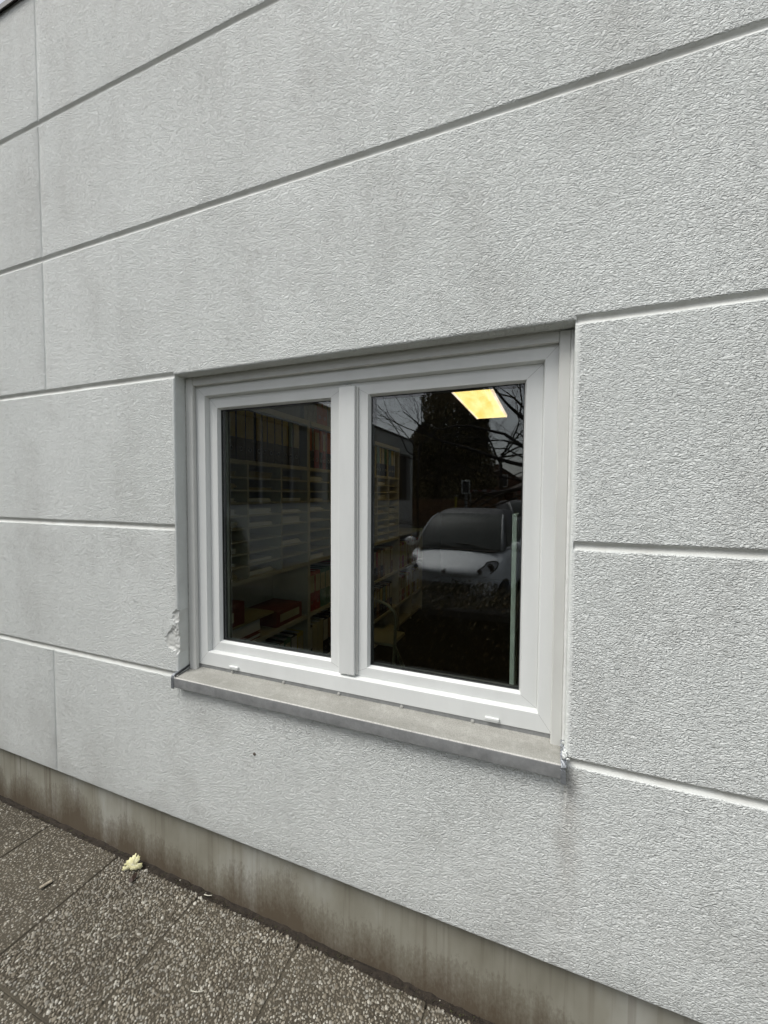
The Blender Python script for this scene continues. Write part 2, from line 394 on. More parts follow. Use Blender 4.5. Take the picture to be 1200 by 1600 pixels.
    for a in range(nz-1):
        for b in range(nx-1):
            if k0 <= a < k1 and i0 <= b < i1: continue
            fs.append((idx[a, b], idx[a, b+1], idx[a+1, b+1], idx[a+1, b]))
    verts = vs.tolist(); Sv = S.reshape(-1).tolist(); Dv = D.reshape(-1).tolist()
    def strip(ids, depth=.10):
        o = []
        for i in ids: v = verts[i]; verts.append([v[0], depth, v[2]]); Sv.append(.75); Dv.append(.12); o.append(len(verts)-1)
        # intermediate row gives the reveal its own smooth shade
        for a, b, c, d in zip(ids[:-1], ids[1:], o[1:], o[:-1]): fs.append((a, b, c, d))
    strip([int(idx[a, i0]) for a in range(k0, k1+1)]); strip([int(idx[a, i1]) for a in range(k1, k0-1, -1)])
    strip([int(idx[k1, b]) for b in range(i0, i1+1)]); strip([int(idx[k0, b]) for b in range(i1, i0-1, -1)])
    strip([int(idx[0, b]) for b in range(nx-1, -1, -1)], .06); strip([int(idx[a, 0]) for a in range(nz-1, -1, -1)], .3)
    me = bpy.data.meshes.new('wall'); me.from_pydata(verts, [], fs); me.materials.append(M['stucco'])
    at = me.attributes.new('smooth', 'FLOAT', 'POINT'); at.data.foreach_set('value', Sv); a2 = me.attributes.new('joint_dirt', 'FLOAT', 'POINT'); a2.data.foreach_set('value', Dv)
    me.polygons.foreach_set('use_smooth', [True]*len(me.polygons))
    try: me.set_sharp_from_angle(angle=R(60))
    except Exception: pass
    me.update(); o = bpy.data.objects.new('wall', me); COL.objects.link(o); o.parent = bld
    return o
wall = front_wall()
wall['label'] = 'whitish roughcast front wall with horizontal grooves and a chipped window edge'

mb = MB(); mb.box(WL, WR, .032, .30, -.25, .318); mb.build('plinth', M['plinth'], bld)
# roof edge: dark metal flashing with a drip lip
mb = MB(); mb.prism([(-.016, 4.026), (-.012, 4.026), (-.012, 4.040), (.28, 4.045), (.28, 4.052), (-.016, 4.050)], 'x', WL-.03, WR)
for i in range(6): mb.box(WL+.6+i*1.9, WL+.612+i*1.9, -.019, -.0155, 4.024, 4.053)
mb.build('roof_edge', M['roof_metal'], bld)

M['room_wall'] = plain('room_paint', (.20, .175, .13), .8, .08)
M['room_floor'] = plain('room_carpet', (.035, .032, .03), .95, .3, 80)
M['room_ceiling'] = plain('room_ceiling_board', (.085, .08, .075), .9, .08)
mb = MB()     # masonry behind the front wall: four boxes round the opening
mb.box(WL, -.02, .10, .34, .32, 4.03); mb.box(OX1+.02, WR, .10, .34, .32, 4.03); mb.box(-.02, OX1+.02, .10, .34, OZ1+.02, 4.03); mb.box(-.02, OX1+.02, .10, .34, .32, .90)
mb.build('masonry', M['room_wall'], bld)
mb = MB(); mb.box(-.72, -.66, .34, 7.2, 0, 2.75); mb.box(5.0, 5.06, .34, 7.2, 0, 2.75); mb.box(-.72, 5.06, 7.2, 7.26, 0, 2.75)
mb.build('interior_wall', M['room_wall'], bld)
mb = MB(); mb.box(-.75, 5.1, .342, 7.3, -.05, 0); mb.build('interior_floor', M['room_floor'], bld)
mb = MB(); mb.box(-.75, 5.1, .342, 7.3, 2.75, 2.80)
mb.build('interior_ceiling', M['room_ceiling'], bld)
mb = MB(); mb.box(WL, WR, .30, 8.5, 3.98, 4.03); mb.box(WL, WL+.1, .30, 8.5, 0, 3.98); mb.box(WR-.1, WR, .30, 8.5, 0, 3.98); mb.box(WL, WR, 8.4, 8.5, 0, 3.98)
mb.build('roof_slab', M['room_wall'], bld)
M['white_board'] = plain('white_melamine', (.62, .61, .55), .45, .05)
mb = MB(); mb.box(-.0, OX1, .165, .42, .920, .940, bev=.004); mb.build('inner_window_sill', M['white_board'], bld)
mb = MB(); mb.tube([(.39, -.001, .693), (.39, .004, .693)], .0065, 10); mb.tube([(.39, -.0035, .693), (.39, 0, .693)], .0035, 8); mb.build('wall_plug', M['plug'], bld)

# ------------------------------------------------------------------ WINDOW
M['seam'] = plain('mitre_seam', (.34, .34, .33), .7)
def seam(ms, p, q, y, wd=.0008):
    d = Vector((q[0]-p[0], 0, q[1]-p[1])).normalized(); n = Vector((-d.z, 0, d.x))*wd/2
    P, Q = Vector((p[0], y, p[1])), Vector((q[0], y, q[1])); o = Vector((0, .0006, 0))
    vs = [P-n, P+n, Q+n, Q-n]; vs = vs+[v+o for v in vs]
    ms.add(vs, [(0, 1, 2, 3), (7, 6, 5, 4), (0, 4, 5, 1), (1, 5, 6, 2), (2, 6, 7, 3), (3, 7, 4, 0)], 1)
def ring(mb, outer, inner, mi=0):
    """Sweep between nested rectangles. outer/inner: list of (x0,x1,z0,z1,y) loops joined in order."""
    loops = outer+inner; vs = []; fs = []
    for (x0, x1, z0, z1, y) in loops: vs += [(x0, y, z0), (x1, y, z0), (x1, y, z1), (x0, y, z1)]
    for l in range(len(loops)-1):
        for i in range(4): j = (i+1) % 4; fs.append((l*4+i, l*4+j, l*4+4+j, l*4+4+i))
    mb.add(vs, fs, mi)
FX0, FX1, FZ0, FZ1 = .005, 1.489, .968, 2.186        # frame body
IX0, IX1, IZ0, IZ1 = .087, 1.4165, 1.0265, 2.113      # frame opening
FY = .075
def b(l, d): return (l[0]+d, l[1]-d, l[2]+d, l[3]-d)
mb = MB(); F = (FX0, FX1, FZ0, FZ1); I = (IX0, IX1, IZ0, IZ1)
ring(mb, [(*F, .17), (*F, FY+.002), (*b(F, .002), FY)], [(*b(I, -.0025), FY), (*b(I, -.0008), FY+.0008), (*I, FY+.003), (*b(I, .004), .094), (*b(I, .005), .17)])
for (ax, az, bx, bz) in ((.040, .972, IX0-.003, IZ0-.003), (1.456, .972, IX1+.003, IZ0-.003), (1.456, 2.154, IX1+.003, IZ1+.003), (.040, 2.154, IX0-.003, IZ1+.003)): seam(mb, (ax, az), (bx, bz), FY-.0003)
win = mb.build('window', [M['pvc'], M['seam']], bld, 'auto')
win['label'] = 'white double window with two fixed looking panes and a centre mullion strip'
SASH = [((.0905, .747), (.132, .673)), ((.7475, 1.413), (.826, 1.363))]
SZ0, SZ1, GZ0, GZ1 = 1.0300, 2.1095, 1.068, 2.0635
SY = .097
for (o, g) in SASH:
    S_ = (o[0], o[1], SZ0, SZ1); G = (g[0], g[1], GZ0, GZ1)
    mb = MB(); ring(mb, [(*S_, .165), (*S_, SY+.002), (*b(S_, .0015), SY)], [(*b(G, -.003), SY), (*b(G, -.001), SY+.001), (*G, SY+.0035), (*b(G, .0055), .114), (*b(G, .0055), .1165), (*b(G, -.004), .1166), (*b(G, -.004), .165)])
    for (ax, az, bx, bz) in ((o[0]+.002, SZ0+.002, g[0]-.003, GZ0-.003), (o[1]-.002, SZ0+.002, g[1]+.003, GZ0-.003), (o[1]-.002, SZ1-.002, g[1]+.003, GZ1+.003), (o[0]+.002, SZ1-.002, g[0]-.003, GZ1+.003)): seam(mb, (ax, az), (bx, bz), SY-.0003)
    mb.build('sash', [M['pvc'], M['seam']], win, 'auto')
    mb = MB(); G1 = b(G, .0048); ring(mb, [(*G1, .1135), (*b(G1, .002), .1137)], [(*b(G1, .003), .1174), (*G1, .1176)]); mb.build('gasket', M['gasket'], win)
    G2 = b(G, .003); mb = MB(); ring(mb, [(*G2, .1225), (*b(G2, .006), .1225)], [(*b(G2, .006), .1375), (*G2, .1375)]); mb.build('spacer', M['spacer'], win)
    mb = MB(); G3 = b(G, -.003); mb.box(G3[0], G3[1], .118, .122, G3[2], G3[3]); mb.build('glass_pane', M['glass'], win)
    mb = MB(); mb.box(G3[0], G3[1], .138, .142, G3[2], G3[3]); mb.build('glass_pane', M['glass'], win)
# centre cover strip over the two sashes
mb = MB(); mb.box(.7165, .7815, .0785, .0965, 1.0365, 2.0955, bev=.0022); mb.build('mullion_cover', M['pvc'], win, 'auto')
mb = MB(); mb.box(.722, .789, .0900, .0964, 1.040, 2.092); mb.build('mullion_base', M['pvc_trim'], win)
# cover strips between wall and frame
for (x0, x1, z0, z1) in ((.0025, .0405, .946, 2.186), (1.4545, 1.4865, .944, 2.186)):
    mb = MB(); mb.box(x0, x1, .055, .0745, z0, z1, bev=.0025); mb.build('cover_strip', M['pvc_trim'], win, 'auto')
mb = MB(); mb.box(.0410, 1.454, .057, .0742, 2.1545, 2.186, bev=.002); mb.build('cover_strip', M['pvc_trim'], win, 'auto')
# sealant beads
mb = MB()
mb.tube([(.0015, .0555, z) for z in np.arange(.96, 2.185, .05)], [.0022+.0012*float(fsnoise(z, 3, 30)) for z in np.arange(.96, 2.185, .05)], 6)
mb.tube([(x, .0565, 2.1875) for x in np.arange(.01, 1.49, .05)], [.003+.0018*float(fsnoise(z, 4, 30)) for z in np.arange(.01, 1.49, .05)], 6)
mb.build('sealant', M['caulk'], win, True)
mb = MB(); mb.tube([(1.4915+.0008*float(fsnoise(z, 15, 20)), .057, z) for z in np.arange(.945, 2.187, .02)], [.0058+.0010*float(fsnoise(z, 5, 30)) for z in np.arange(.945, 2.187, .02)], 8)
mb.build('sealant', plain('plaster_joint', (.66, .67, .65), .8, .08, 40, bump=.3, bscale=120), win, True)
for x0 in (.207, 1.256):
    mb = MB(); mb.box(x0, x0+.046, .0665, .0752, .977, .988, bev=.0022); mb.box(x0+.004, x0+.042, .0685, .0752, .9735, .9785)
    mb.build('drain_cap', M['pvc'], win, 'auto')

# ------------------------------------------------------------------ SILL
sx0, sx1 = .0035, 1.4835
prof = [(.0770, .972), (.0770, .9545), (.0735, .9520), (-.0225, .9410), (-.0262, .9392), (-.0272, .9360), (-.0272, .9010), (-.0250, .8990), (-.0250, .9350), (-.0215, .9385), (.0785, .9495), (.0787, .972)]
mb = MB(); NX = 60; vs = []; fs = []
for i in range(NX+1):
    x = sx0+(sx1-sx0)*i/NX; n = .0006*float(fsnoise(x, 12, 9))
    for (y, z) in prof: vs.append((x, y, z+n*(y < .05)))
P = len(prof)
for i in range(NX):
    for k in range(P): j = (k+1) % P; fs.append((i*P+k, i*P+j, i*P+P+j, i*P+P+k))
fs += [tuple(range(P)), tuple(NX*P+k for k in range(P-1, -1, -1))]
mb.add(vs, fs); sill = mb.build('window_sill', M['zinc'], bld, 'auto')
for x, z in ((.218, .9605), (.473, .9605), (.719, .9605), (.968, .9605), (1.216, .9605)):
    mb = MB(); mb.tube([(x, .0775, z), (x, .0738, z)], .0058, 12); mb.tube([(x, .0740, z), (x, .0718, z)], [.0032, .0022], 10); mb.build('screw', M['screw'], sill, 'auto')
capo = [(.054, .9665), (.0, .9575), (-.018, .955), (-.027, .949), (-.0305, .940), (-.0305, .8955), (-.0245, .8955), (-.024, .935), (-.019, .9395), (.054, .9475)]
mb = MB(); mb.prism(capo, 'x', -.0095, -.0065); mb.prism([(.054, .9665), (.0, .9575), (-.018, .955), (-.027, .949), (-.0305, .940), (-.0305, .8955), (-.0275, .8955), (-.0275, .940), (-.0245, .947), (-.0175, .9515), (0, .954), (.054, .963)], 'x', -.0064, .003)
mb.build('end_cap', M['dark_zinc'], sill)
mb = MB(); mb.tube([(.0035, .054, .964), (.0045, .03, .9575), (.005, .0, .9525), (.006, -.016, .9485), (.005, -.024, .9425)], [.0035, .004, .0035, .003, .0015], 6); mb.build('sealant', M['gasket'], sill, True)
# right cap: bent, crumpled flange
rs = random.Random(5); mb = MB(); vs = []; fs = []; NR = 26
for i in range(NR+1):
    t = i/NR
    if t < .62: y = .050-t/.62*.075; z = .9725-t/.62*.030
    else: y = -.0268-.003*(t > .64); z = .944-(t-.62)/.38*.053
    cr = 1.0 if .12 < t < .72 else .15
    for kx, x in enumerate((1.4825, 1.486, 1.491, 1.4965)):
        jx = cr*(rs.random()-.5)*.0045; vs.append((x+jx, y+cr*(rs.random()-.5)*.005-.0012*kx*(t > .6), z+cr*(rs.random()-.5)*.0075))
for i in range(NR):
    for k in range(3): fs.append((i*4+k, i*4+k+1, i*4+5+k, i*4+4+k))
n0 = len(vs); vs += [(v[0], v[1]+.0012, v[2]-.0012) for v in vs]; fs += [tuple(n0+q for q in reversed(f)) for f in fs]
mb.add(vs, fs); mb.build('end_cap', M['dark_zinc'], sill, False, fix=False)
mb = MB()
for i in range(16):
    t = rs.random(); mb.ellipsoid((1.489+rs.random()*.012, .03-t*.05, .979-t*.022), (.0035+rs.random()*.003, .004, .0035+rs.random()*.003), 7, 5)
mb.build('torn_plaster', M['stucco'], sill, True)

# ------------------------------------------------------------------ PAVEMENT, SOIL, ROAD
def pavement():
    mb = MB(); rs = random.Random(8)
    for i in range(-7, 15):
        for j in range(0, 3):
            x0 = -.912+.5*i+.003; x1 = x0+.4955; y1 = -.5*j-.004+(0 if j else .014); y0 = -.5*(j+1)-.004
            dz = rs.uniform(-.002, .002); t = rs.uniform(-.0015, .0015)
            mb.box(x0, x1, y0, y1, -.05, 0+dz, bev=.003)
    mb.box(-4.4, 6.5, -1.504, -.01, -.0505, -.0032)
    # exposed aggregate on the slabs the picture can see
    rp = np.random.RandomState(4); gx = .0090
    P = []
    for xi in np.arange(-1.95, 1.75, gx):
        for yi in np.arange(-1.02, .012, gx):
            P.append((xi, yi))
    P = np.array(P); P += rp.uniform(-.48, .48, P.shape)*gx
    fx = ((P[:, 0]+.912) % .5); fy = ((-P[:, 1]) % .5)
    keep = (fx > .007) & (fx < .4955) & (((fy > .008) & (fy < .4955)) | (P[:, 1] > -.02)) & (P[:, 1] < .008+.006*fsnoise(P[:, 0], 77, 25)) & (rp.rand(len(P)) > .015)
    P = P[keep]; n = len(P)
    a = rp.uniform(.0031, .0062, n)*(1+.5*(rp.rand(n) > .93)); bb = a*rp.uniform(.55, .95, n); h = np.minimum(a, bb)*rp.uniform(.45, .85, n); ph = rp.uniform(0, 6.28, n)
    ring_n = 7; ths = [(1.0, 0.0), (.86, .52), (.5, .87)]
    vs = []; 
    tx = rp.uniform(-.25, .25, (n, 2))
    base = np.zeros((n, ring_n*3+1, 3))
    for r_i, (rr, zz) in enumerate(ths):
        for k in range(ring_n):
            an = 2*np.pi*k/ring_n; ca, sa = np.cos(an), np.sin(an)
            wob = 1+rp.uniform(-.13, .13, n)
            lx = a*rr*ca*wob; ly = bb*rr*sa*wob
            X = P[:, 0]+lx*np.cos(ph)-ly*np.sin(ph); Y = P[:, 1]+lx*np.sin(ph)+ly*np.cos(ph)
            base[:, r_i*ring_n+k, 0] = X; base[:, r_i*ring_n+k, 1] = Y
            base[:, r_i*ring_n+k, 2] = h*zz-.0008*(r_i == 0)+(lx*tx[:, 0]+ly*tx[:, 1])*(r_i > 0)
    base[:, -1, 0] = P[:, 0]; base[:, -1, 1] = P[:, 1]; base[:, -1, 2] = h
    nv = ring_n*3+1; f1 = []
    for r_i in range(2):
        for k in range(ring_n): j = (k+1) % ring_n; f1.append((r_i*ring_n+k, r_i*ring_n+j, r_i*ring_n+ring_n+j, r_i*ring_n+ring_n+k))
    for k in range(ring_n): f1.append((2*ring_n+k, 2*ring_n+(k+1) % ring_n, nv-1))
    o0 = len(mb.v); mb.v += base.reshape(-1, 3).tolist()
    nf0 = len(mb.f)
    for q in range(n):
        o = o0+q*nv
        for f in f1: mb.f.append(tuple(i+o for i in f))
    mb.mi += [1]*(n*len(f1))
    me = bpy.data.meshes.new('pavement'); me.from_pydata(mb.v, [], mb.f); me.materials.append(M['mortar']); me.materials.append(M['pebble'])
    me.polygons.foreach_set('material_index', mb.mi); me.polygons.foreach_set('use_smooth', [i >= nf0 for i in range(len(mb.f))]); me.update()
    o = bpy.data.objects.new('pavement', me); COL.objects.link(o); return struct(o)
pav = pavement()
M['asphalt'] = plain('asphalt', (.06, .06, .06), .9, .25, 3, bump=.5, bscale=120)
M['grass'] = plain('verge_grass', (.05, .06, .022), .95, .4, 3, bump=.8, bscale=60)
mb = MB(); mb.box(-300, 300, -500, 200, -.30, -.085); struct(mb.build('ground', M['grass']))
mb = MB(); mb.box(-4.15, 12, -9.6, -3.25, -.083, -.02); mb.box(-40, 40, -17, -10.6, -.0825, -.05); struct(mb.build('road', M['asphalt']))
mb = MB(); mb.box(-4.15, 9, -1.58, -1.51, -.084, .03, bev=.006); mb.box(-4.15, 12, -3.24, -3.14, -.084, .04, bev=.01); struct(mb.build('kerb', plain('kerb_concrete', (.28, .27, .25), .85, .2, 12)))
# soil in the gap between slabs and plinth
mb = MB(); nx = 420; vs = []; fs = []
for i in range(nx+1):
    x = -4.1+i*.02
    for j, y in enumerate((.0, .006, .014, .022, .034)):
        vs.append((x, y, (-.012 if j == 0 else -.002)+.012*float(fsnoise(x+j*31.7, 33+j, 40))*(j > 0)+.005*float(fsnoise(x+j*17, 43+j, 9))+.002*j))
for i in range(nx):
    for j in range(4): fs.append((i*5+j, i*5+5+j, i*5+6+j, i*5+1+j))
mb.add(vs, fs); soil = tag(mb.build('soil', M['soil'], None, False), 'dark damp soil filling the gap between paving slabs and plinth', 'soil', kind='stuff')
rs = random.Random(12); mb = MB()
for i in range(5200):
    x = rs.uniform(-1.9, 1.7); y = .033-abs(rs.gauss(0, .016)); s_ = rs.uniform(.0012, .0042)
    if rs.random() < .1: y = -rs.random()**2*.5; s_ *= .55
    z0 = .003 if y < -.012 else .001
    vs = [(x+rs.uniform(-1, 1)*s_, y+rs.uniform(-1, 1)*s_, z0+rs.uniform(0, 1.3)*s_) for _ in range(4)]
    mb.add(vs, [(0, 1, 2), (0, 3, 1), (1, 3, 2), (2, 3, 0)], (2 if rs.random() < .02 else 1) if rs.random() < .25 else 0)
tag(mb.build('soil_crumbs', [M['crumb'], M['moss'], M['straw']]), 'loose soil crumbs and moss bits scattered along the plinth foot', 'debris', kind='stuff')

# fallen leaf
def outline_leaf():
    pts = [(-31, -15), (-29, -10), (-31, -6), (-25, -5), (-28, 2), (-22, 4), (-23, 11), (-17, 12), (-16, 19), (-10, 18), (-8, 25), (-3, 25), (0, 32), (3, 31), (3, 23), (5, 19), (8, 27), (11, 22), (15, 21), (15, 15), (18, 13), (15, 8), (12, 3),
           (14, 0), (20, 1), (27, 3), (26, -3), (30, -8), (27, -11), (24, -15), (17, -14), (12, -17), (6, -15), (0, -17), (-6, -15), (-9, -11), (-14, -16), (-19, -15), (-24, -18)]
    return pts
lf = thing('fallen_leaf', (-.290, -.035, .006), 'pale yellow lobed leaf lying on the slabs against the plinth', 'leaf')
mb = MB(); pts = outline_leaf(); n = len(pts); vs = []; c = (-2, 0)
def leafp(px, pz, t):
    q = Vector((-.276, -.020, .009))+Vector((.88, .40, 0))*px*.00150+Vector((-.14, .42, .80))*(pz+17)*.00140
    wv = .0022*math.sin(px*.17+1)+.002*math.sin(pz*.2)
    return tuple(q+Vector((.3, -.75, .3))*(wv+.0007*(1-t))+Vector((0, -.004, 0)))
for t in (0, 1):
    vs += [leafp(p[0], p[1], t) for p in pts]; vs += [leafp(c[0]+(p[0]-c[0])*.5, c[1]+(p[1]-c[1])*.5, t) for p in pts]; vs.append(leafp(c[0], c[1], t))
fs = []; Q = 2*n+1
for i in range(n):
    j = (i+1) % n; fs += [(i, j, n+j, n+i), (n+i, n+j, 2*n), (Q+i, Q+n+i, Q+n+j, Q+j), (Q+n+i, Q+2*n, Q+n+j), (i, Q+i, Q+j, j)]
mb.add(vs, fs); mb.build('leaf_blade', M['leaf'], lf, True)
mb = MB(); p0 = leafp(-2, -2, 0)
for tx_, tz in ((1, 28), (-26, -12), (24, -8), (11, 17), (-14, 5)):
    mb.tube([(p0[0], p0[1], p0[2]+.0006)]+[tuple(Vector(leafp(-2+(tx_+2)*q, -2+(tz+2)*q, 0))+Vector((0, 0, .0005))) for q in (.35, .7, .95)], [.0009, .0007, .0005, .0003], 5)
mb.build('leaf_vein', M['straw'], lf)
mb = MB(); mb.add([(-.232, -.072, .010), (-.220, -.062, .013), (-.225, -.045, .009), (-.236, -.025, .012), (-.243, -.034, .016), (-.240, -.050, .017), (-.240, -.064, .013), (-.232, -.052, .006)],
    [(0, 1, 6), (1, 5, 6), (1, 2, 5), (2, 4, 5), (2, 3, 4), (0, 7, 1), (7, 2, 1), (7, 3, 2), (7, 0, 6), (7, 6, 5), (7, 5, 4), (7, 4, 3)])
tag(mb.build('dead_leaf', M['dead_leaf'], None, False), 'small curled dark brown leaf just in front of the yellow one', 'leaf')
def straw(p, q, r, label, bend=.004):
    mb = MB(); P, Q_ = Vector(p), Vector(q); m_ = (P+Q_)/2+Vector((bend, -bend, .002)); mb.tube([P, m_, Q_], [r, r*.9, r*.6], 6)
    tag(mb.build('straw', M['straw']), label, 'straw')
straw((-.164, -.292, .008), (-.182, -.255, .009), .0012, 'pale straw piece left of the other, on the middle slab')
straw((-.083, -.255, .008), (-.070, -.226, .009), .0011, 'pale straw piece just right of the first one on the slab')
straw((.334, -.268, .008), (.374, -.252, .009), .0012, 'short white straw lying lowest, near the bottom of the photo')
straw((.112, .012, .008), (.148, .018, .012), .0016, 'white bent straw in the soil right of the leaf')
mb = MB(); mb.box(-.022, .022, -.007, .007, 0, .008, bev=.002, M4=Matrix.Translation((-.556, -.212, .007)) @ Matrix.Rotation(R(75), 4, 'Z'))
tag(mb.build('wood_chip', M['wood_chip']), 'small grey wood chip lying on the slab left of the leaf', 'wood chip')

# ================================================================== ROOM BEHIND THE WINDOW
def m_spine(name, col, rough=.55): return plain(name, col, rough, .10, 30)
M['board'] = plain('shelf_board', (.56, .53, .42), .5, .07, 5)
M['binder_black'] = plain('binder_black', (.012, .012, .014), .5, .3, 60)
SP = {'yellow': m_spine('spine_yellow', (.50, .40, .07)), 'grey': m_spine('spine_grey', (.33, .33, .33)), 'orange': m_spine('spine_orange', (.50, .11, .03)),
      'green': m_spine('spine_green', (.10, .22, .15)), 'white': m_spine('spine_white', (.58, .57, .52)), 'red': m_spine('spine_red', (.36, .045, .03)),
      'brown': m_spine('spine_brown', (.24, .13, .06)), 'cream': m_spine('spine_cream', (.5, .46, .3))}
M['ringhole'] = plain('finger_ring', (.55, .55, .52), .3, .1, 50, metal=.8)
M['paper'] = plain('paper', (.80, .80, .80), .8, .08, 90)
M['folder'] = plain('buff_folder', (.42, .36, .18), .7, .15, 20)
XF = -.30; XB = -.63
UY = [.46, 1.504, 2.548, 3.592]
ZL = dict(top=2.232, b2=1.885, pig=1.150, lo=.735, lo2=.30)
unit_names = ['the nearest bay', 'the second bay', 'the third bay']
for ui in range(3):
    y0, y1 = UY[ui], UY[ui+1]
    t = thing('bookshelf', (XB, y0, 0), 'tall pale file shelf bay with pigeonholes, %s' % ['nearest to the window', 'second from the window', 'third from the window'][ui], 'bookshelf', 'tall file shelf bays along the side wall')
    for yy in ((y0-.011, y0+.0105), (y1-.0105, y1-.0110+.0)) if False else ((y0+.0006, y0+.019), (y1-.019, y1-.0006)):
        mb = MB(); mb.box(XB, XF, yy[0], yy[1], 0, ZL['top']+.034); mb.build('side_panel', M['board'], t)
    for nm, z in ZL.items():
        mb = MB(); th = .034 if nm == 'top' else .026
        mb.box(XB+.002, XF+(.012 if nm == 'top' else -.002), y0+.0195, y1-.0195, z, z+th)
        mb.build('shelf', M['board'], t)
    mb = MB(); mb.box(XB+.001, XF-.004, y0+.0195, y1-.0195, .03, .056); mb.build('shelf', M['board'], t)
    mb = MB(); mb.box(XB-.008, XB-.0005, y0+.001, y1-.001, 0, ZL['top']+.03); mb.build('back_panel', M['board'], t)
    # pigeonhole insert
    for k in (1, 2):
        yc = y0+(y1-y0)*k/3; mb = MB(); mb.box(XB+.002, XF-.003, yc-.008, yc+.008, ZL['pig']+.0265, ZL['b2']-.0005); mb.build('divider', M['board'], t)
    for k in range(3):
        ya = y0+(y1-y0)*k/3+(.0195 if k == 0 else .0085); yb = y0+(y1-y0)*(k+1)/3-(.0195 if k == 2 else .0085)
        for q in range(8):
            z = ZL['pig']+.026+.0785*(q+1); mb = MB(); mb.box(XB+.003, XF-.004, ya, yb, z-.006, z+.004); mb.build('tray', M['board'], t)

NUM = ['first', 'second', 'third', 'fourth', 'fifth', 'sixth', 'seventh', 'eighth', 'ninth', 'tenth', 'eleventh', 'twelfth', 'thirteenth', 'fourteenth', 'fifteenth', 'sixteenth', 'seventeenth', 'eighteenth', 'nineteenth', 'twentieth']
def binder(y, wd, z, col, label, solid=False, hgt=.318, depth=.285, lean=0.0, group=None, xf=None):
    xf = XF-.022 if xf is None else xf
    t = thing('ring_binder', (xf, y+wd/2, z), label, 'ring binder', group)
    mb = MB(); c = M['binder_black'] if not solid else SP[col]
    mb.box(xf-depth, xf, y+.0012, y+.004, z, z+hgt); mb.box(xf-depth, xf, y+wd-.004, y+wd-.0012, z, z+hgt)
    mb.box(xf-.004, xf+.0015, y+.001, y+wd-.001, z, z+hgt, bev=.001); mb.build('cover', c, t)
    mb = MB(); mb.box(xf-depth+.03, xf-.03, y+.0045, y+wd-.0045, z+.012, z+hgt-.012); mb.build('pages', M['paper'], t)
    if not solid:
        mb = MB(); mb.box(xf+.0016, xf+.0028, y+.0055, y+wd-.0055, z+.135, z+hgt-.010); mb.build('spine_label', SP[col], t)
    else:
        mb = MB(); mb.box(xf+.0016, xf+.0028, y+.009, y+wd-.009, z+.15, z+hgt-.03); mb.build('spine_label', SP['cream' if col != 'white' else 'grey'], t)
    mb = MB(); r_ = min(.0125, wd*.28); pts = [(xf+.003, y+wd/2+r_*math.cos(a), z+.068+r_*math.sin(a)) for a in np.linspace(0, 2*math.pi, 15)]
    mb.tube(pts, .0018, 5); mb.build('finger_ring', M['ringhole'], t); return t
rs = random.Random(21)
def row(ui, z, cols, solid, desc, start=.03, end=.03, fill=None):
    y0, y1 = UY[ui]+start, UY[ui+1]-end; y = y0; n = 0
    seq = list(cols)
    for c in seq:
        c, wd = c if isinstance(c, tuple) else (c, rs.choice((.052, .080)))
        if y+wd > y1: break
        if c:
            so = solid if isinstance(solid, bool) else c in solid
            lab = ('%s binder' % c if so else 'black binder with %s label' % c)+', %s from the window, %s' % (NUM[n], desc)
            binder(y, wd, z+.001, c, lab, so, group='ring binders on the file shelves'); n += 1
        y += wd+rs.choice((.001, .002, .006))
W, Nn = .080, .052
row(0, ZL['b2']+.026, [('yellow', W), ('yellow', W), ('yellow', W), ('yellow', W), ('yellow', W), (None, .008), ('yellow', .062), ('yellow', Nn), ('yellow', W), ('yellow', W), ('yellow', .075), ('green', Nn), ('white', W)], False, 'top row of nearest bay', .02, .02)
row(1, ZL['b2']+.026, [('orange', Nn), ('grey', .03), ('red', W), ('orange', Nn), ('red', Nn), ('orange', W), ('yellow', W), ('red', W), ('orange', W), ('white', Nn), ('green', Nn), ('yellow', W), ('white', W), ('white', Nn)], ('red',), 'top row of second bay')
row(2, ZL['b2']+.026, [('white', Nn), ('green', W), ('white', Nn), ('green', W), ('cream', Nn), ('green', W), ('yellow', Nn), ('white', W), ('green', W), ('cream', Nn), ('green', W), ('yellow', W), ('white', Nn)], ('cream',), 'top row of third bay')
row(1, ZL['lo']+.026, [('red', .09), ('red', W), ('green', W), ('green', W), ('white', W), ('brown', W), ('red', W), ('brown', W), ('cream', Nn), ('brown', W), ('red', Nn), ('brown', Nn)], True, 'middle row of second bay')
row(2, ZL['lo']+.026, [('brown', W), ('brown', Nn), ('cream', Nn), ('brown', W), ('white', Nn), ('red', Nn), ('brown', W), ('white', W), ('brown', Nn), ('cream', W), ('cream', W), ('brown', W)], ('brown', 'cream'), 'middle row of third bay')
row(0, ZL['lo2']+.026, [('brown', W), ('green', W), ('white', Nn), ('white', W), ('green', Nn), ('yellow', W), ('cream', Nn), ('red', W), ('green', W), ('white', Nn), ('green', W), ('white', W), ('yellow', W), ('brown', Nn)], ('green', 'yellow'), 'lower row of nearest bay')
row(1, ZL['lo2']+.026, [('white', Nn), ('cream', W), ('cream', W), ('white', W), ('brown', W), ('yellow', Nn), ('cream', W), ('brown', W), ('yellow', W), ('brown', W), ('cream', Nn), ('yellow', W)], ('cream',), 'lower row of second bay')
row(2, ZL['lo2']+.026, [('brown', W), ('yellow', W), ('brown', Nn), ('yellow', W), ('white', Nn), ('brown', W), ('yellow', W), ('green', W), ('yellow', Nn), ('brown', W), ('cream', W)], ('brown',), 'lower row of third bay')
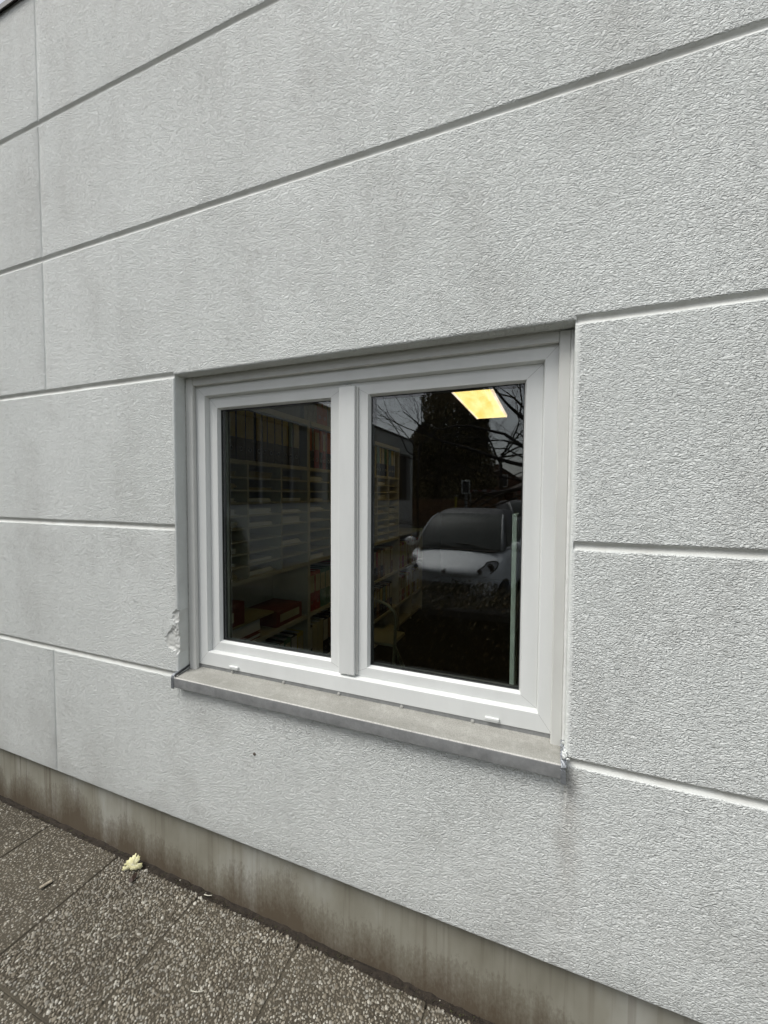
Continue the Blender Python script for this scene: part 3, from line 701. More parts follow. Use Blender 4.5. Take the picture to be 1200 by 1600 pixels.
# binders lying on top of the shelf (second and third bay)
y = UY[1]-.02
for i, (c, wd) in enumerate([('grey', .05), ('grey', W), ('grey', Nn), ('orange', W), ('orange', W), ('grey', W), ('orange', W), ('white', W), ('green', W), ('green', Nn), ('white', W), ('green', W), ('white', W), ('green', W), ('white', Nn), ('green', W), ('white', W)]):
    binder(y, wd, ZL['top']+.0355, c, '%s binder, %s from the window, standing on top of the tall shelves' % (c, NUM[i]), True, group='ring binders on the file shelves', xf=XF-.03); y += wd+.004
# box on top of the nearest bay
t = thing('archive_box', (-.46, 1.25, ZL['top']+.035), 'grey cardboard archive box on top of the nearest shelf bay', 'box')
mb = MB(); mb.box(-.60, -.33, 1.06, 1.44, ZL['top']+.035, ZL['top']+.22, bev=.004); mb.build('carton', plain('grey_carton', (.27, .28, .30), .8, .1, 20), t)
mb = MB(); mb.box(-.606, -.324, 1.054, 1.446, ZL['top']+.221, ZL['top']+.262, bev=.003); mb.build('lid', plain('grey_lid', (.33, .34, .36), .8, .1, 20), t)
# paper piles in pigeonholes
pn = 0; hn = ['top', 'second', 'third', 'fourth', 'fifth', 'sixth', 'seventh', 'eighth', 'lowest']
for ui in range(3):
    for k in range(3):
        ya = UY[ui]+(UY[ui+1]-UY[ui])*k/3+.03; yb = UY[ui]+(UY[ui+1]-UY[ui])*(k+1)/3-.03
        for q in range(9):
            if rs.random() < .30: continue
            z = ZL['pig']+.027+.0785*q+(.004 if q else 0); h_ = rs.uniform(.008, .045)
            buff = (ui == 0 and q in (7, 8)) or rs.random() < .12
            mb = MB(); nsh = max(2, int(h_/.006)); zz = z
            for s_ in range(nsh):
                dx = rs.uniform(-.012, .014); dy = rs.uniform(-.006, .006); mb.box(XB+.04+dx, XF-.035+dx, ya+dy+.01, min(yb, ya+.24)+dy, zz, zz+h_/nsh-.0006); zz += h_/nsh
            tag(mb.build('paper_stack', M['folder'] if buff else M['paper']), '%s paper pile in the %s slot, %s column of %s' % ('buff' if buff else 'white', hn[8-q], ['left', 'middle', 'right'][k], unit_names[ui]), 'paper', 'paper piles in the pigeonholes')
# dark red ledgers and boxes lying in the nearest bay
M['ledger'] = plain('ledger_red', (.20, .04, .025), .6, .2, 20)
def ledger(x0, x1, y0, y1, z0, z1, label, name='ledger', mat='ledger'):
    t = thing(name, ((x0+x1)/2, (y0+y1)/2, z0), label, name)
    mb = MB(); mb.box(x0, x1, y0, y1, z0, z0+.004); mb.box(x0, x1, y0, y1, z1-.004, z1); mb.box(x0, x0+.004, y0, y1, z0+.0045, z1-.0045); mb.build('cover', M[mat], t)
    mb = MB(); mb.box(x0+.006, x1-.006, y0+.006, y1-.006, z0+.005, z1-.005); mb.build('pages', M['paper'], t)
zb = ZL['lo']+.027
ledger(XB+.04, XF-.02, .52, .94, zb, zb+.03, 'flat dark red ledger at the bottom of the pile in the nearest bay')
ledger(XB+.04, XF-.04, .54, .97, zb+.031, zb+.115, 'thick brown ledger in the middle of the pile in the nearest bay')
ledger(XB+.03, XF-.03, .50, 1.10, zb+.116, zb+.128, 'thin folder of loose sheets lying across the pile of ledgers', 'folder', 'folder')
t = thing('document_box', (-.46, 1.15, zb), 'dark red document box lying flat beside the ledger pile', 'box')
mb = MB(); mb.box(XB+.04, XF-.025, 1.12, 1.44, zb, zb+.115, bev=.003); mb.build('carton', M['ledger'], t); mb = MB(); mb.box(XF-.024, XF-.0225, 1.16, 1.40, zb+.03, zb+.085); mb.build('paper_label', SP['cream'], t)
t = thing('document_box', (-.46, .7, zb+.13), 'dark red document box standing on top of the ledger pile', 'box')
mb = MB(); mb.box(XB+.04, XF-.03, .52, .80, zb+.13, zb+.27, bev=.003); mb.build('carton', M['ledger'], t); mb = MB(); mb.box(XF-.029, XF-.0275, .58, .70, zb+.16, zb+.22); mb.build('paper_label', SP['cream'], t)

# low farther bay
t = thing('low_bookshelf', (XB, 3.60, 0), 'low pale file shelf beyond the tall bays, about chest high', 'bookshelf')
y0, y1 = 3.60, 4.63
for yy in ((y0, y0+.018), ((y0+y1)/2-.009, (y0+y1)/2+.009), (y1-.018, y1)): mb = MB(); mb.box(XB, XF, yy[0], yy[1], 0, 1.176); mb.build('side_panel', M['board'], t)
for z in (.03, .30, .735, 1.178): mb = MB(); mb.box(XB, XF+(.006 if z > 1 else -.002), y0+(.0185 if z < 1 else 0), y1-(.0185 if z < 1 else 0), z, z+.026); mb.build('shelf', M['board'], t)
for z, nm in ((.761, 'upper'), (.326, 'lower')):
    y = y0+.03; i = 0
    while y < y1-.12:
        wd = rs.choice((W, Nn)); c = rs.choice(('brown', 'red', 'brown', 'cream', 'yellow'))
        if not (y < (y0+y1)/2+.01 < y+wd+.012): binder(y, wd, z+.001, c, '%s ring binder, %s from the window side, %s row of the low shelf' % (c, NUM[i], nm), True, group='ring binders on the file shelves'); i += 1; y += wd+.003
        else: y = (y0+y1)/2+.0105
# ceiling lamp
t = thing('ceiling_lamp', (.79, 2.75, 2.75), 'long rectangular ceiling lamp glowing warm yellow inside the room', 'lamp')
mb = MB(); mb.box(.615, .965, 1.75, 3.75, 2.622, 2.70, bev=.004); mb.build('housing', M['lamp_body'], t)
mb = MB(); mb.box(.635, .945, 1.77, 3.73, 2.6, 2.6215, bev=.004); mb.build('diffuser', M['lamp_glow'], t)
mb = MB(); mb.box(.9455, .962, 1.765, 3.735, 2.598, 2.6212); mb.box(.618, .6345, 1.765, 3.735, 2.598, 2.6212); mb.build('rim', emis('lamp_rim', (1.0, .70, .36), 1.1), t)
for y in (2.1, 3.4): mb = MB(); mb.tube([(.79, y, 2.70), (.79, y, 2.75)], .012, 8); mb.build('hanger', M['lamp_body'], t)

# folding step stool
M['stool'] = plain('stool_tube', (.42, .40, .27), .35, .08, 20, metal=.2)
t = thing('step_stool', (.30, 1.55, 0), 'folding step stool with a tall rounded tube handle in front of the shelf', 'step stool')
def st(name, paths, r=.012, mat='stool'):
    mb = MB()
    for p in paths: mb.tube(p, r, 8)
    return mb.build(name, M[mat], t, True)
def arch(xa, xb, yb, yt, zt, zb_): 
    P = [(xa, yb, zb_), (xa, yt, zt-.12)]
    for k in range(1, 8):
        a = math.pi*k/8; P.append(((xa+xb)/2-(xb-xa)/2*math.cos(a), yt, zt-.12+.12*math.sin(a)))
    return P+[(xb, yt, zt-.12), (xb, yb, zb_)]
st('handle', [arch(.02, .42, 1.42, 1.52, .93, .01)])
st('leg', [[(.04, 1.54, .60), (.02, 1.98, .01)]]); st('leg', [[(.40, 1.54, .60), (.44, 1.98, .01)]]); st('brace', [[(.03, 1.85, .2), (.42, 1.85, .2)]], .008)
mb = MB(); mb.box(.035, .405, 1.50, 1.78, .60, .625, bev=.006); mb.build('step', M['stool'], t); mb = MB(); mb.box(.035, .405, 1.30, 1.50, .32, .345, bev=.006); mb.build('step', M['stool'], t)
# upright board on the inner sill
mb = MB(); mb.box(1.314, 1.331, .28, .40, .9405, 1.637, bev=.002); tag(mb.build('upright_board', plain('pale_board', (.62, .65, .60), .6, .06, 9)), 'narrow pale green board standing upright inside the right pane', 'board')
# room furniture deep in the dark: table with plant crate
M['dark_wood'] = plain('dark_wood', (.03, .022, .016), .6, .3, 10)
t = thing('table', (1.9, 3.2, 0), 'dark wooden table standing deep in the room', 'table')
mb = MB(); mb.box(1.2, 2.6, 2.8, 3.6, .70, .73, bev=.004); mb.build('table_top', M['dark_wood'], t)
for x in (1.25, 2.55):
    for y in (2.85, 3.55): mb = MB(); mb.box(x-.025, x+.025, y-.025, y+.025, 0, .699); mb.build('leg', M['dark_wood'], t)

# ================================================================== WHAT THE PANES REFLECT
M['render_white'] = plain('pale_render', (.50, .50, .47), .85, .06, 2)
M['dark_glass'] = plain('far_glass', (.03, .033, .04), .08, .2, 1, spec=.5)
M['alu'] = plain('grey_frame', (.30, .30, .31), .5, .05)
wing = thing('building_wing', (-4.2, -8, 0), 'pale flat roofed wing at right angles with a long dark window band', 'building')
mb = MB(); mb.box(-10, -4.2, -16, .0, 0, 1.42); mb.box(-10, -4.2, -16, 0, 3.36, 3.99)
for y in (-15.95, -12.2, -8.4, -4.6, -.9): mb.box(-4.5, -4.203, y-.05 if y > -15 else -16, y+.25, 1.4201, 3.3599)
mb.build('wall', M['render_white'], wing)
mb = MB(); mb.box(-10, -4.15, -16.05, .0, 3.991, 4.06, bev=.01); mb.build('roof_edge', M['roof_metal'], wing)
for a, bq in ((-15.69, -12.26), (-11.94, -8.46), (-8.14, -4.66), (-4.34, -.96)):
    mb = MB(); mb.box(-4.46, -4.40, a, bq, 1.4202, 3.3598); wf = mb.build('window', M['dark_glass'], wing)
    mb = MB()
    for i in range(4): yy = a+(bq-a)*i/3; mb.box(-4.395, -4.33, max(a, yy-.03), min(bq, yy+.03), 1.421, 3.359)
    mb.box(-4.395, -4.335, a+.031, bq-.031, 1.421, 1.47); mb.box(-4.395, -4.335, a+.031, bq-.031, 3.31, 3.358); mb.build('frame', M['alu'], wf)

# ---- foliage helper
def leaves(mb, pts, size, rs, mi=lambda r: 0, flat=0.0):
    for (x, y, z) in pts:
        s_ = size*rs.uniform(.6, 1.4); a = Vector((rs.gauss(0, 1), rs.gauss(0, 1), rs.gauss(0, 1)*(1-flat))).normalized(); b_ = Vector((rs.gauss(0, 1), rs.gauss(0, 1), rs.gauss(0, 1))).cross(a)
        if b_.length < 1e-4: continue
        b_.normalize(); p = Vector((x, y, z)); mb.add([p-a*s_, p+b_*s_*.45, p+a*s_, p-b_*s_*.45], [(0, 1, 2, 3)], mi(rs))
M['hedge_leaf'] = plain('hedge_leaf', (.05, .046, .02), .6, .5, 9); M['hedge_brown'] = plain('hedge_dry_leaf', (.15, .11, .05), .7, .4, 9)
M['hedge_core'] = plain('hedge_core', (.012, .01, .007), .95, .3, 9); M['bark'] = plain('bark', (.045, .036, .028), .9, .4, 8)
rs = random.Random(31)
hd = thing('hedge', (0, -2.65, 0), 'low clipped brownish hedge running along the path opposite the window', 'hedge')
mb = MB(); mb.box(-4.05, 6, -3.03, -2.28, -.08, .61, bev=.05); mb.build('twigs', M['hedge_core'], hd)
mb = MB(); pts = []
for i in range(42000):
    x = rs.uniform(-4.1, 5.0); 
    if rs.random() < .6: y = rs.uniform(-3.12, -2.18); z = .655+.04*math.sin(x*5+y*7)*.5+abs(rs.gauss(0, .04))
    else: y = rs.choice((-2.22, -3.08))+rs.gauss(0, .04); z = rs.uniform(-.05, .64)
    pts.append((x, y, z))
leaves(mb, pts, .017, rs, lambda r: 1 if r.random() < .35 else 0); mb.build('foliage', [M['hedge_leaf'], M['hedge_brown']], hd, fix=False)
# round dark bush by the wing
bs = thing('bush', (-3.75, -4.0, 0), 'rounded dark evergreen bush in front of the pale wing', 'bush')
mb = MB(); mb.ellipsoid((-3.72, -4.0, .62), (.34, .42, .58), 12, 8); mb.build('twigs', M['hedge_core'], bs, True)
mb = MB(); pts = []
for i in range(2600):
    d = Vector((rs.gauss(0, 1), rs.gauss(0, 1), rs.gauss(0, 1))).normalized()*rs.uniform(.92, 1.12); pts.append((-3.72+d.x*.36, -4.0+d.y*.44, .64+d.z*.6))
leaves(mb, pts, .03, rs); mb.build('foliage', M['hedge_leaf'], bs, fix=False)

# ---- conifers
M['conifer'] = plain('conifer_green', (.15, .13, .065), .8, .5, 1.2); M['conifer_brown'] = plain('conifer_brown_leaf', (.26, .19, .10), .8, .4, 1.2)  # green and brown leaf tones, mixed at random in the crowns
def conifer(x, y, h, r, label, name='conifer_tree', n=9000, prof='column', seed=1, leaf=.10):
    rs = random.Random(seed); t = thing(name, (x, y, 0), label, 'tree', 'evergreen trees across the road')
    mb = MB(); mb.tube([(x, y, -.1), (x, y, h*.5), (x, y, h*.96)], [r*.09, r*.06, .02], 8); mb.build('trunk', M['bark'], t)
    mb = MB(); pts = []
    if prof == 'column':
        lob = [(rs.uniform(0, 6.28), rs.uniform(.05, .9), rs.uniform(.12, .4)) for _ in range(26)]
        for i in range(n):
            zt = rs.random(); a = rs.uniform(0, 6.28); rad = r*(min(1, (1-zt)*3.2)**.6)*(.75+.25*math.sin(zt*9+seed))
            for (la, lz, lw) in lob: rad *= 1+.22*math.exp(-((zt-lz)/.06)**2-(math.sin((a-la)/2)/.3)**2)
            q = rad*rs.uniform(.35, 1.05); pts.append((x+math.cos(a)*q, y+math.sin(a)*q, .3+zt*h))
    else:
        zt = .12
        while zt < .99:
            nb = 9; rl = r*(1-zt)**.85
            for k in range(nb):
                a = k*6.283/nb+rs.uniform(-.3, .3); L = rl*rs.uniform(.7, 1.1)
                mb.tube([(x, y, h*zt), (x+math.cos(a)*L, y+math.sin(a)*L, h*zt-L*.28)], [.03, .008], 4, 0)
                for q in range(int(L*26)+4):
                    d = L*rs.uniform(.1, 1.0); pts.append((x+math.cos(a)*d+rs.gauss(0, .05), y+math.sin(a)*d+rs.gauss(0, .05), h*zt-d*.28-abs(rs.gauss(0, .10))))
            zt += .035
    leaves(mb, pts, leaf, rs, lambda r_: 1 if r_.random() < .3 else 0); mb.build('crown', [M['conifer'], M['conifer_brown']], t, fix=False)
conifer(-3.95, -22.6, 10.5, 1.55, 'tall dark broad evergreen column filling the middle of the right pane', n=34000, seed=3)
conifer(-2.45, -22.9, 7.6, .9, 'shorter dark evergreen at the right flank of the tall one', n=14000, seed=5)
conifer(-5.6, -22.4, 5.6, 1.2, 'low dark evergreen at the left foot of the tall one', n=15000, seed=7)
conifer(-6.9, -27.8, 7.9, 1.3, 'small pointed spruce standing left of the tall evergreen', 'spruce_tree', prof='spruce', seed=9, leaf=.09)
# ---- bare trees
M['twig'] = plain('dark_twig', (.035, .028, .024), .9, .3, 8)
def bare_tree(x, y, h, label, seed, lean=(0, 0), r0=.14, levels=6, name='bare_tree', dirs=None, first=.32):
    rs = random.Random(seed); t = thing(name, (x, y, 0), label, 'tree', 'leafless trees across the path')
    tr = MB(); cr = MB()
    top = Vector((x+lean[0]*first, y+lean[1]*first, h*first)); mid = Vector((x, y, 0)).lerp(top, .5)+Vector((rs.uniform(-.06, .06), rs.uniform(-.06, .06), 0))
    tr.tube([(x, y, -.1), mid, top], [r0, r0*.85, r0*.72], 10); tr.build('trunk', M['bark'], t, True)
    def grow(p, d, L, r, lv):
        P = [p]; dd = d.copy(); nseg = 4
        for i in range(nseg):
            dd = (dd+Vector((rs.gauss(0, .14), rs.gauss(0, .14), rs.gauss(0, .10)+.03))).normalized(); P.append(P[-1]+dd*L/nseg)
        cr.tube(P, [r*(1-.11*i) for i in range(nseg+1)], 6 if lv > 3 else (4 if lv > 1 else 3), cap=False)
        if lv <= 0: return
        for k in range(rs.choice((3, 3, 4)) if lv < 4 else rs.choice((2, 3, 3, 4))):
            i = rs.choice((1, 2, 3, 4)) if k else 4; q = P[i]; ax = Vector((rs.gauss(0, 1), rs.gauss(0, 1), rs.gauss(0, 1))).normalized()
            nd = (dd+ax*rs.uniform(.45, .95)).normalized(); grow(q, nd, L*rs.uniform(.55, .82), r*(1-.11*i)*rs.uniform(.42, .66) if k else r*.5, lv-1)
    for d in (dirs or [(-.5, .1, .8), (.5, -.2, .8), (.1, .5, .9), (-.1, -.5, .7), (0, 0, 1)]):
        d = Vector(d).normalized(); grow(top+Vector((0, 0, rs.uniform(-.6, .1))), d, h*.27, r0*.5, levels-1)
    cr.build('crown', M['twig'], t, fix=False)
bare_tree(2.1, -8.6, 8.0, 'leafless tree just behind the car whose boughs reach in from the right', 4, r0=.13, levels=7, first=.30,
          dirs=[(-1, .1, .45), (-1, -.1, .9), (-.8, .2, .18), (-.5, -.4, 1), (.6, .2, .8), (0, .1, 1), (-.7, .3, .6)])
bare_tree(-3.3, -14.0, 8.5, 'slender leafless tree in front of the tall evergreen, fine hanging twigs', 8, r0=.05, levels=7, first=.42,
          dirs=[(-.9, .2, .6), (-.7, -.3, .9), (-1, .1, .2), (.3, .2, 1), (.8, 0, .6), (0, 0, 1)])
bare_tree(-1.6, -26.5, 10.0, 'large leafless tree rising behind the evergreens near the gabled house', 15, r0=.13, levels=7, first=.42, dirs=[(.9, 0, .5), (.6, .3, .9), (1, -.2, .25), (-.4, 0, 1), (.8, .2, .7)])
bare_tree(2.0, -11.5, 8.5, 'leafless tree farthest right whose fine drooping twigs fill the sky', 27, r0=.10, levels=8, first=.34, dirs=[(-1, 0, .75), (-.9, .2, .9), (-.6, -.2, 1.2), (.4, 0, 1)])

# ---- houses
M['brick_dark'] = plain('dark_brick', (.20, .105, .065), .9, .3, 3); M['roof_tile'] = plain('dark_tile', (.10, .075, .06), .85, .3, 4); M['red_tile'] = plain('red_tile', (.17, .055, .035), .85, .3, 4)
M['win_frame'] = plain('white_frame', (.75, .75, .7), .5); M['blind'] = plain('green_blind', (.18, .25, .2), .7)
def house(cx, cy, wd, ln, eave, ridge, label, ang=0, wall_m='brick_dark', roof_m='roof_tile', wins=(), chimney=True):
    t = thing('gabled_house', (cx, cy, 0), label, 'house')
    T = Matrix.Translation((cx, cy, 0)) @ Matrix.Rotation(ang, 4, 'Z')
    def add(mb, fn): 
        sub = MB(); fn(sub); mb.add([T @ Vector(v) for v in sub.v], sub.f)
    mb = MB(); add(mb, lambda s: s.prism([(-wd/2, -.1), (wd/2, -.1), (wd/2, eave), (0, ridge), (-wd/2, eave)], 'y', -ln, 0)); mb.build('wall', M[wall_m], t)
    mb = MB(); e = .35
    sl = (ridge-eave)/(wd/2)
    add(mb, lambda s: s.prism([(-wd/2-e, eave-e*sl+.02), (0, ridge+.02), (0, ridge+.2), (-wd/2-e, eave-e*sl+.2)], 'y', -ln-.2, .2)); add(mb, lambda s: s.prism([(wd/2+e, eave-e*sl+.02), (wd/2+e, eave-e*sl+.2), (.0005, ridge+.2), (.0005, ridge+.02)], 'y', -ln-.2, .2))
    rf = mb.build('roof', M[roof_m], t)
    if chimney: mb = MB(); add(mb, lambda s: s.box(-.3, .3, -1.6, -1.0, ridge-.4, ridge+.55)); mb.build('chimney', M['brick_dark'], rf)
    for (x, z, w_, h_) in wins:
        mb = MB(); add(mb, lambda s: s.box(x-w_/2, x+w_/2, .002, .04, z, z+h_)); wn = mb.build('window', M['win_frame'], t)
        mb = MB(); add(mb, lambda s: s.box(x-w_/2+.09, x+w_/2-.09, .041, .055, z+.09, z+h_-.09)); mb.build('pane', M['dark_glass'], wn)
house(-2.35, -34.6, 5.2, 8, 2.2, 3.75, 'brown gabled house with a white framed attic window', R(-20), wins=[(.15, 2.35, .75, 1.05), (-1.3, .6, 1.1, .8), (1.4, .5, .9, 1.0)])
house(1.6, -33.5, 6, 9, 2.0, 3.3, 'lower brown house right of the gabled one', R(-20), wins=[(-1.4, .6, 1.1, 1.0)], chimney=False)
house(-9.2, -30, 8, 9, 3.4, 5.2, 'dark brown house behind the end of the pale wing', R(12), wins=[(.5, 3.2, .9, 1.1)], chimney=False)
house(-5.2, -32, 4.5, 6, 2.0, 2.95, 'small red roofed shed left of the gabled house', R(-20), roof_m='red_tile', chimney=False)
# ---- fence
M['fence'] = plain('fence_board', (.19, .105, .06), .85, .35, 4)
fn = thing('board_fence', (-2.5, -20, 0), 'brown upright board fence across the road', 'fence')
mb = MB()
for i in range(90): x = -7.6+i*.13; mb.box(x, x+.11, -20-(.02 if i % 2 else 0), -19.975-(.02 if i % 2 else 0), -.05, 1.45+.03*math.sin(i*1.7), bev=.004)
mb.build('boards', M['fence'], fn)
mb = MB(); mb.box(-7.6, 4.1, -20.08, -20.03, .3, .38); mb.box(-7.6, 4.1, -20.08, -20.03, 1.1, 1.18); mb.build('rail', M['bark'], fn)
# ---- framed board on post, yellow post, barrier
M['galv'] = plain('galvanised', (.32, .32, .31), .5, .1, 10, metal=.4)
t = thing('notice_board', (-.81, -10.5, 0), 'white framed dark notice board on a thick grey post', 'notice board')
mb = MB(); mb.tube([(-.81, -10.5, -.08), (-.81, -10.5, 1.75)], .045, 10); mb.build('post', M['galv'], t)
mb = MB(); mb.box(-.93, -.69, -10.46, -10.42, 1.72, 2.12, bev=.008); mb.build('frame', M['win_frame'], t)
mb = MB(); mb.box(-.90, -.72, -10.419, -10.412, 1.76, 2.08); mb.build('panel', M['dark_glass'], t)
t = thing('bollard', (-.66, -8.4, 0), 'slim yellow post with a flat cap beside the grey board post', 'bollard')
mb = MB(); mb.tube([(-.66, -8.4, -.05), (-.66, -8.4, 1.66)], .028, 10); mb.build('post', plain('yellow_paint', (.45, .36, .04), .5), t)
mb = MB(); mb.tube([(-.66, -8.4, 1.66), (-.66, -8.4, 1.69)], .06, 12); mb.build('cap', M['galv'], t)
M['tape_red'] = plain('barrier_red', (.22, .06, .05), .6); M['tape_white'] = plain('barrier_white', (.26, .25, .25), .6)
t = thing('road_barrier', (-.3, -18.5, 0), 'red and white striped low barrier in front of the brown fence', 'barrier')
mb = MB()
for i in range(14): mb.box(-2.2+i*.22, -1.98+i*.22-.002, -18.5, -18.46, 1.82, 1.93, i % 2)
mb.build('rail', [M['tape_red'], M['tape_white']], t)
for x in (-2.1, 0, 1.8): mb = MB(); mb.tube([(x, -18.53, -.05), (x, -18.53, 1.95)], .03, 8); mb.build('leg', M['galv'], t)

# ------------------------------------------------------------------ CARS
M['car_white'] = plain('car_paint_white', (.78, .80, .82), .4, .04, 2, coat=.0)
M['car_silver'] = plain('car_paint_silver', (.35, .36, .37), .4, .05, 2)
M['car_dark'] = plain('car_roof_dark', (.07, .07, .075), .45, .1, 3)
M['car_black'] = plain('car_black_plastic', (.018, .018, .018), .6)
M['car_glass'] = plain('car_glass', (.07, .078, .075), .4, .1, 1, spec=.12)
M['tyre'] = plain('tyre', (.02, .02, .02), .85); M['chrome'] = plain('chrome', (.6, .6, .6), .15, .05, 20, metal=.9)
M['lens'] = plain('lamp_lens', (.46, .47, .48), .3, .1, 30, spec=.8)
def small_car(loc, rotz, paint, label):
    """local +x = nose forward, origin on the ground under the nose; 2.7 m long, 1.56 m wide, 1.54 m high."""
    t = thing('small_car', loc, label, 'car'); t.rotation_euler = (0, 0, rotz)
    def bld_(mb, nm, mt, par=t, sm='auto'):
        o = mb.build(nm, mt, None, sm); o.parent = par; return o
    # lower body: stations x from nose (0) back to -2.7 ; (x, half width, z low, z shoulder, z top)
    st_ = [(0.0, .46, .34, .60, .66), (-.03, .60, .26, .62, .705), (-.10, .68, .22, .66, .755), (-.24, .735, .20, .72, .82), (-.42, .765, .20, .78, .895), (-.60, .775, .20, .83, .955), (-.72, .78, .20, .86, .985),
           (-1.2, .78, .22, .88, .98), (-1.9, .78, .22, .90, 1.0), (-2.4, .775, .24, .92, 1.02), (-2.62, .73, .28, .90, 1.0), (-2.7, .64, .36, .84, .93)]
    vs = []; fs = []; K = 14
    for (x, hw, zl, zs_, zt) in st_:
        half = [(hw*.80, zl), (hw*.95, zl+.05), (hw*.995, zl+.16), (hw, (zl+zs_)/2), (hw*.985, zs_-.03), (hw*.93, zs_+(zt-zs_)*.45), (hw*.80, zs_+(zt-zs_)*.75)]
        nx_ = .05*(1 if x > -.5 else 0)
        prof_ = [(x-(abs(y)/hw)**2*nx_*2, y, z) for y, z in half]+[(x-(abs(y)/hw)**2*nx_*2, -y, z) for y, z in reversed(half)]
        # crown point at the centre comes from an extra ring vertex
        vs += prof_[:7]+[(x, hw*.45, zt-.008), (x, 0, zt), (x, -hw*.45, zt-.008)]+prof_[7:]
    n = 17
    for i in range(len(st_)-1):
        for k in range(n): j = (k+1) % n; fs.append((i*n+k, i*n+j, i*n+n+j, i*n+n+k))
    fs += [tuple(range(n-1, -1, -1)), tuple((len(st_)-1)*n+k for k in range(n))]
    mb = MB(); mb.add(vs, fs); o = bld_(mb, 'body', M[paint])
    sub = o.modifiers.new('sub', 'SUBSURF'); sub.levels = 2; sub.render_levels = 2
    # greenhouse
    gs = [(-.66, .70, .66, .955, .965), (-.98, .70, .60, .97, 1.24), (-1.24, .70, .565, .97, 1.425), (-1.42, .70, .56, .97, 1.49), (-1.75, .70, .565, .97, 1.535), (-2.15, .70, .56, .97, 1.515), (-2.45, .68, .54, .98, 1.42), (-2.62, .66, .55, .98, 1.05)]
    vs = []; fs = []
    for (x, wb, wt, zb_, zt) in gs:
        vs += [(x, wb, zb_), (x, (wb+wt)/2+.01, (zb_+zt)/2), (x, wt, zt-.03*(zt > 1)), (x, wt*.75, zt-.004), (x, 0, zt+.008), (x, -wt*.75, zt-.004), (x, -wt, zt-.03*(zt > 1)), (x, -(wb+wt)/2-.01, (zb_+zt)/2), (x, -wb, zb_)]
    for i in range(len(gs)-1):
        for k in range(8): fs.append((i*9+k, i*9+k+1, i*9+10+k, i*9+9+k))
    mb = MB(); mb.add(vs, fs); bld_(mb, 'roof', M['car_dark'], sm=True)
    # windscreen: bowed panel proud of the greenhouse
    vs = []; fs = []
    for i in range(7):
        tt = i/6; x = -.60-.72*tt**1.02; z = .945+.50*math.sin(tt*math.pi/2*.93)+.012; hw = .665-.125*tt
        for k in range(9): y = -hw+2*hw*k/8; vs.append((x+.045*(1-(y/hw)**2)-.015, y, z+.012*(1-(y/hw)**2)))
    for i in range(6):
        for k in range(8): fs.append((i*9+k, i*9+k+1, i*9+10+k, i*9+9+k))
    mb = MB(); nn = len(vs); vs2 = vs+[(v[0]-.02, v[1], v[2]-.02) for v in vs]; fs2 = fs+[tuple(nn+q for q in reversed(f)) for f in fs]
    mb.add(vs2, fs2); ws = bld_(mb, 'windscreen', M['car_glass'], sm=True)
    # A pillars and header
    for sgn in (1, -1):
        P = [(-.61-.70*tt, sgn*(.680-.130*tt), .955+.485*math.sin(tt*math.pi/2*.93)) for tt in (0, .25, .5, .75, 1)]
        mb = MB(); mb.tube(P, [.024, .022, .02, .02, .024], 8); bld_(mb, 'pillar', M['car_silver'], sm=True)
    mb = MB(); mb.box(-.66, -.52, -.62, .62, .930, .952, bev=.01); bld_(mb, 'cowl', M['car_black'])
    for (y0_, y1_) in ((-.52, .02), (.0, .55)):
        mb = MB(); mb.tube([(-.545, y0_, .97), (-.60, (y0_+y1_)/2, 1.015), (-.62, y1_, 1.03)], .009, 6); bld_(mb, 'wiper', M['car_black'], ws)
    # side windows
    for sgn in (1, -1):
        mb = MB(); q = [(-.86, .985), (-2.2, 1.0), (-2.1, 1.40), (-1.38, 1.40)]
        vs = [(x, sgn*(.715-.14*(z-.98)/.45), z) for x, z in q]; vs += [(v[0], v[1]-sgn*.02, v[2]) for v in vs]
        mb.add(vs, [(0, 1, 2, 3), (7, 6, 5, 4), (0, 4, 5, 1), (1, 5, 6, 2), (2, 6, 7, 3), (3, 7, 4, 0)]); bld_(mb, 'side_window', M['car_glass'])
        mb = MB(); mb.ellipsoid((-.80, sgn*.86, 1.0), (.07, .10, .075), 10, 8); mb.tube([(-.80, sgn*.70, .97), (-.80, sgn*.80, .98)], .02, 6); bld_(mb, 'mirror', M[paint], sm=True)
        # headlight: slanted teardrop with two reflectors
        P = []
        for k in range(20):
            a = 2*math.pi*k/20; u_, v_ = math.cos(a), math.sin(a); u2 = u_*(.165 if u_ > 0 else .15); v2 = v_*(.085 if u_ > 0 else .045); P.append((u2, v2))
        def hp(u2, v2, off):
            y = sgn*(.55+u2*.82); z = .735+v2+u2*.36; x = -.115-.95*max(0, (abs(y)-.42))**1.45-.50*max(0, (z-.66))+off; return (x, y, z)
        mb = MB(); nP = len(P); vs = [hp(u2, v2, .030) for u2, v2 in P]+[hp(u2, v2, -.09) for u2, v2 in P]+[hp(0, 0, .046)]
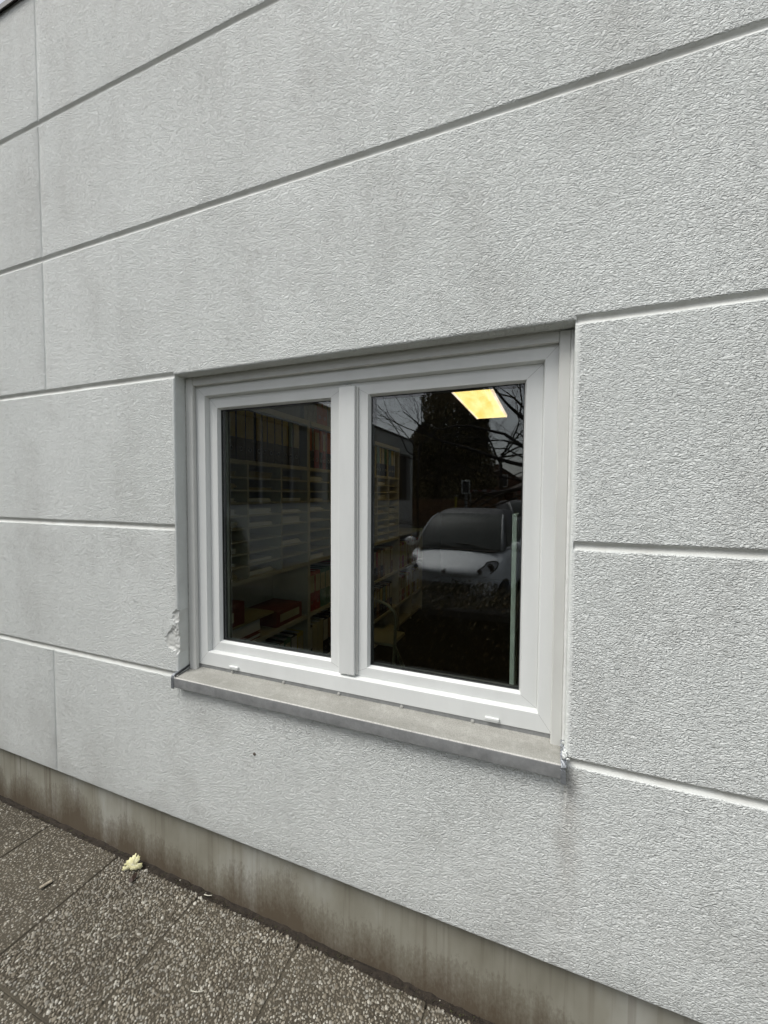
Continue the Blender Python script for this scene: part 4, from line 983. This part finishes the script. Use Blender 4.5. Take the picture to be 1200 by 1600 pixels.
        mb.add(vs, [(k, (k+1) % nP, 2*nP) for k in range(nP)]+[(k, k+nP, (k+1) % nP+nP, (k+1) % nP) for k in range(nP)]); hl = bld_(mb, 'headlight', M['lens'], sm=False)
        mb = MB(); mb.tube([hp(P[k % nP][0]*1.04, P[k % nP][1]*1.04, .030) for k in range(nP+1)], .009, 5, cap=False); bld_(mb, 'bezel', M['car_black'], hl)
        for (u2, v2, r_) in ((.07, .0, .052), (-.085, -.0, .030)):
            c = Vector(hp(u2, v2, .052)); mb = MB(); mb.tube([c+Vector((-.01, 0, 0)), c+Vector((.006, 0, 0)), c+Vector((.003, 0, 0))], [r_, r_, r_*.6], 14); bld_(mb, 'reflector', M['chrome'], hl)
            mb = MB(); mb.ellipsoid(tuple(c+Vector((.004, 0, 0))), (.01, r_*.55, r_*.55), 10, 6); bld_(mb, 'bulb', M['car_black'], hl)
        for xw in (-.48, -2.28):
            c = Vector((xw, sgn*.70, .29)); mb = MB(); mb.tube([c+Vector((0, -sgn*.085, 0)), c+Vector((0, -sgn*.08, 0)), c+Vector((0, sgn*.075, 0)), c+Vector((0, sgn*.085, 0))], [.26, .285, .285, .26], 28); wh = bld_(mb, 'wheel', M['tyre'])
            mb = MB(); mb.tube([c+Vector((0, sgn*.086, 0)), c+Vector((0, sgn*.092, 0))], .185, 24); bld_(mb, 'rim', M['chrome'], wh)
    mb = MB(); mb.box(-.03, .035, -.36, .36, .40, .53, bev=.015); bld_(mb, 'grille', M['car_black'])
    mb = MB(); mb.tube([(-.02, 0, .70), (.035, 0, .695)], .028, 14); bld_(mb, 'emblem', M['chrome'])
    mb = MB(); mb.box(-.005, .045, -.26, .26, .30, .385, bev=.005); bld_(mb, 'number_plate', M['win_frame'])
    mb = MB(); mb.box(-.02, -.012, -.62, .62, .652, .657); bld_(mb, 'bonnet_gap', M['car_black'])
    return t
small_car((.07, -4.22, -.07), R(95), 'car_white', 'white two seat car with dark roof parked nose towards the window behind the hedge')
small_car((1.05, -15.0, -.05), R(60), 'car_silver', 'silver small car parked farther off beyond the white one')
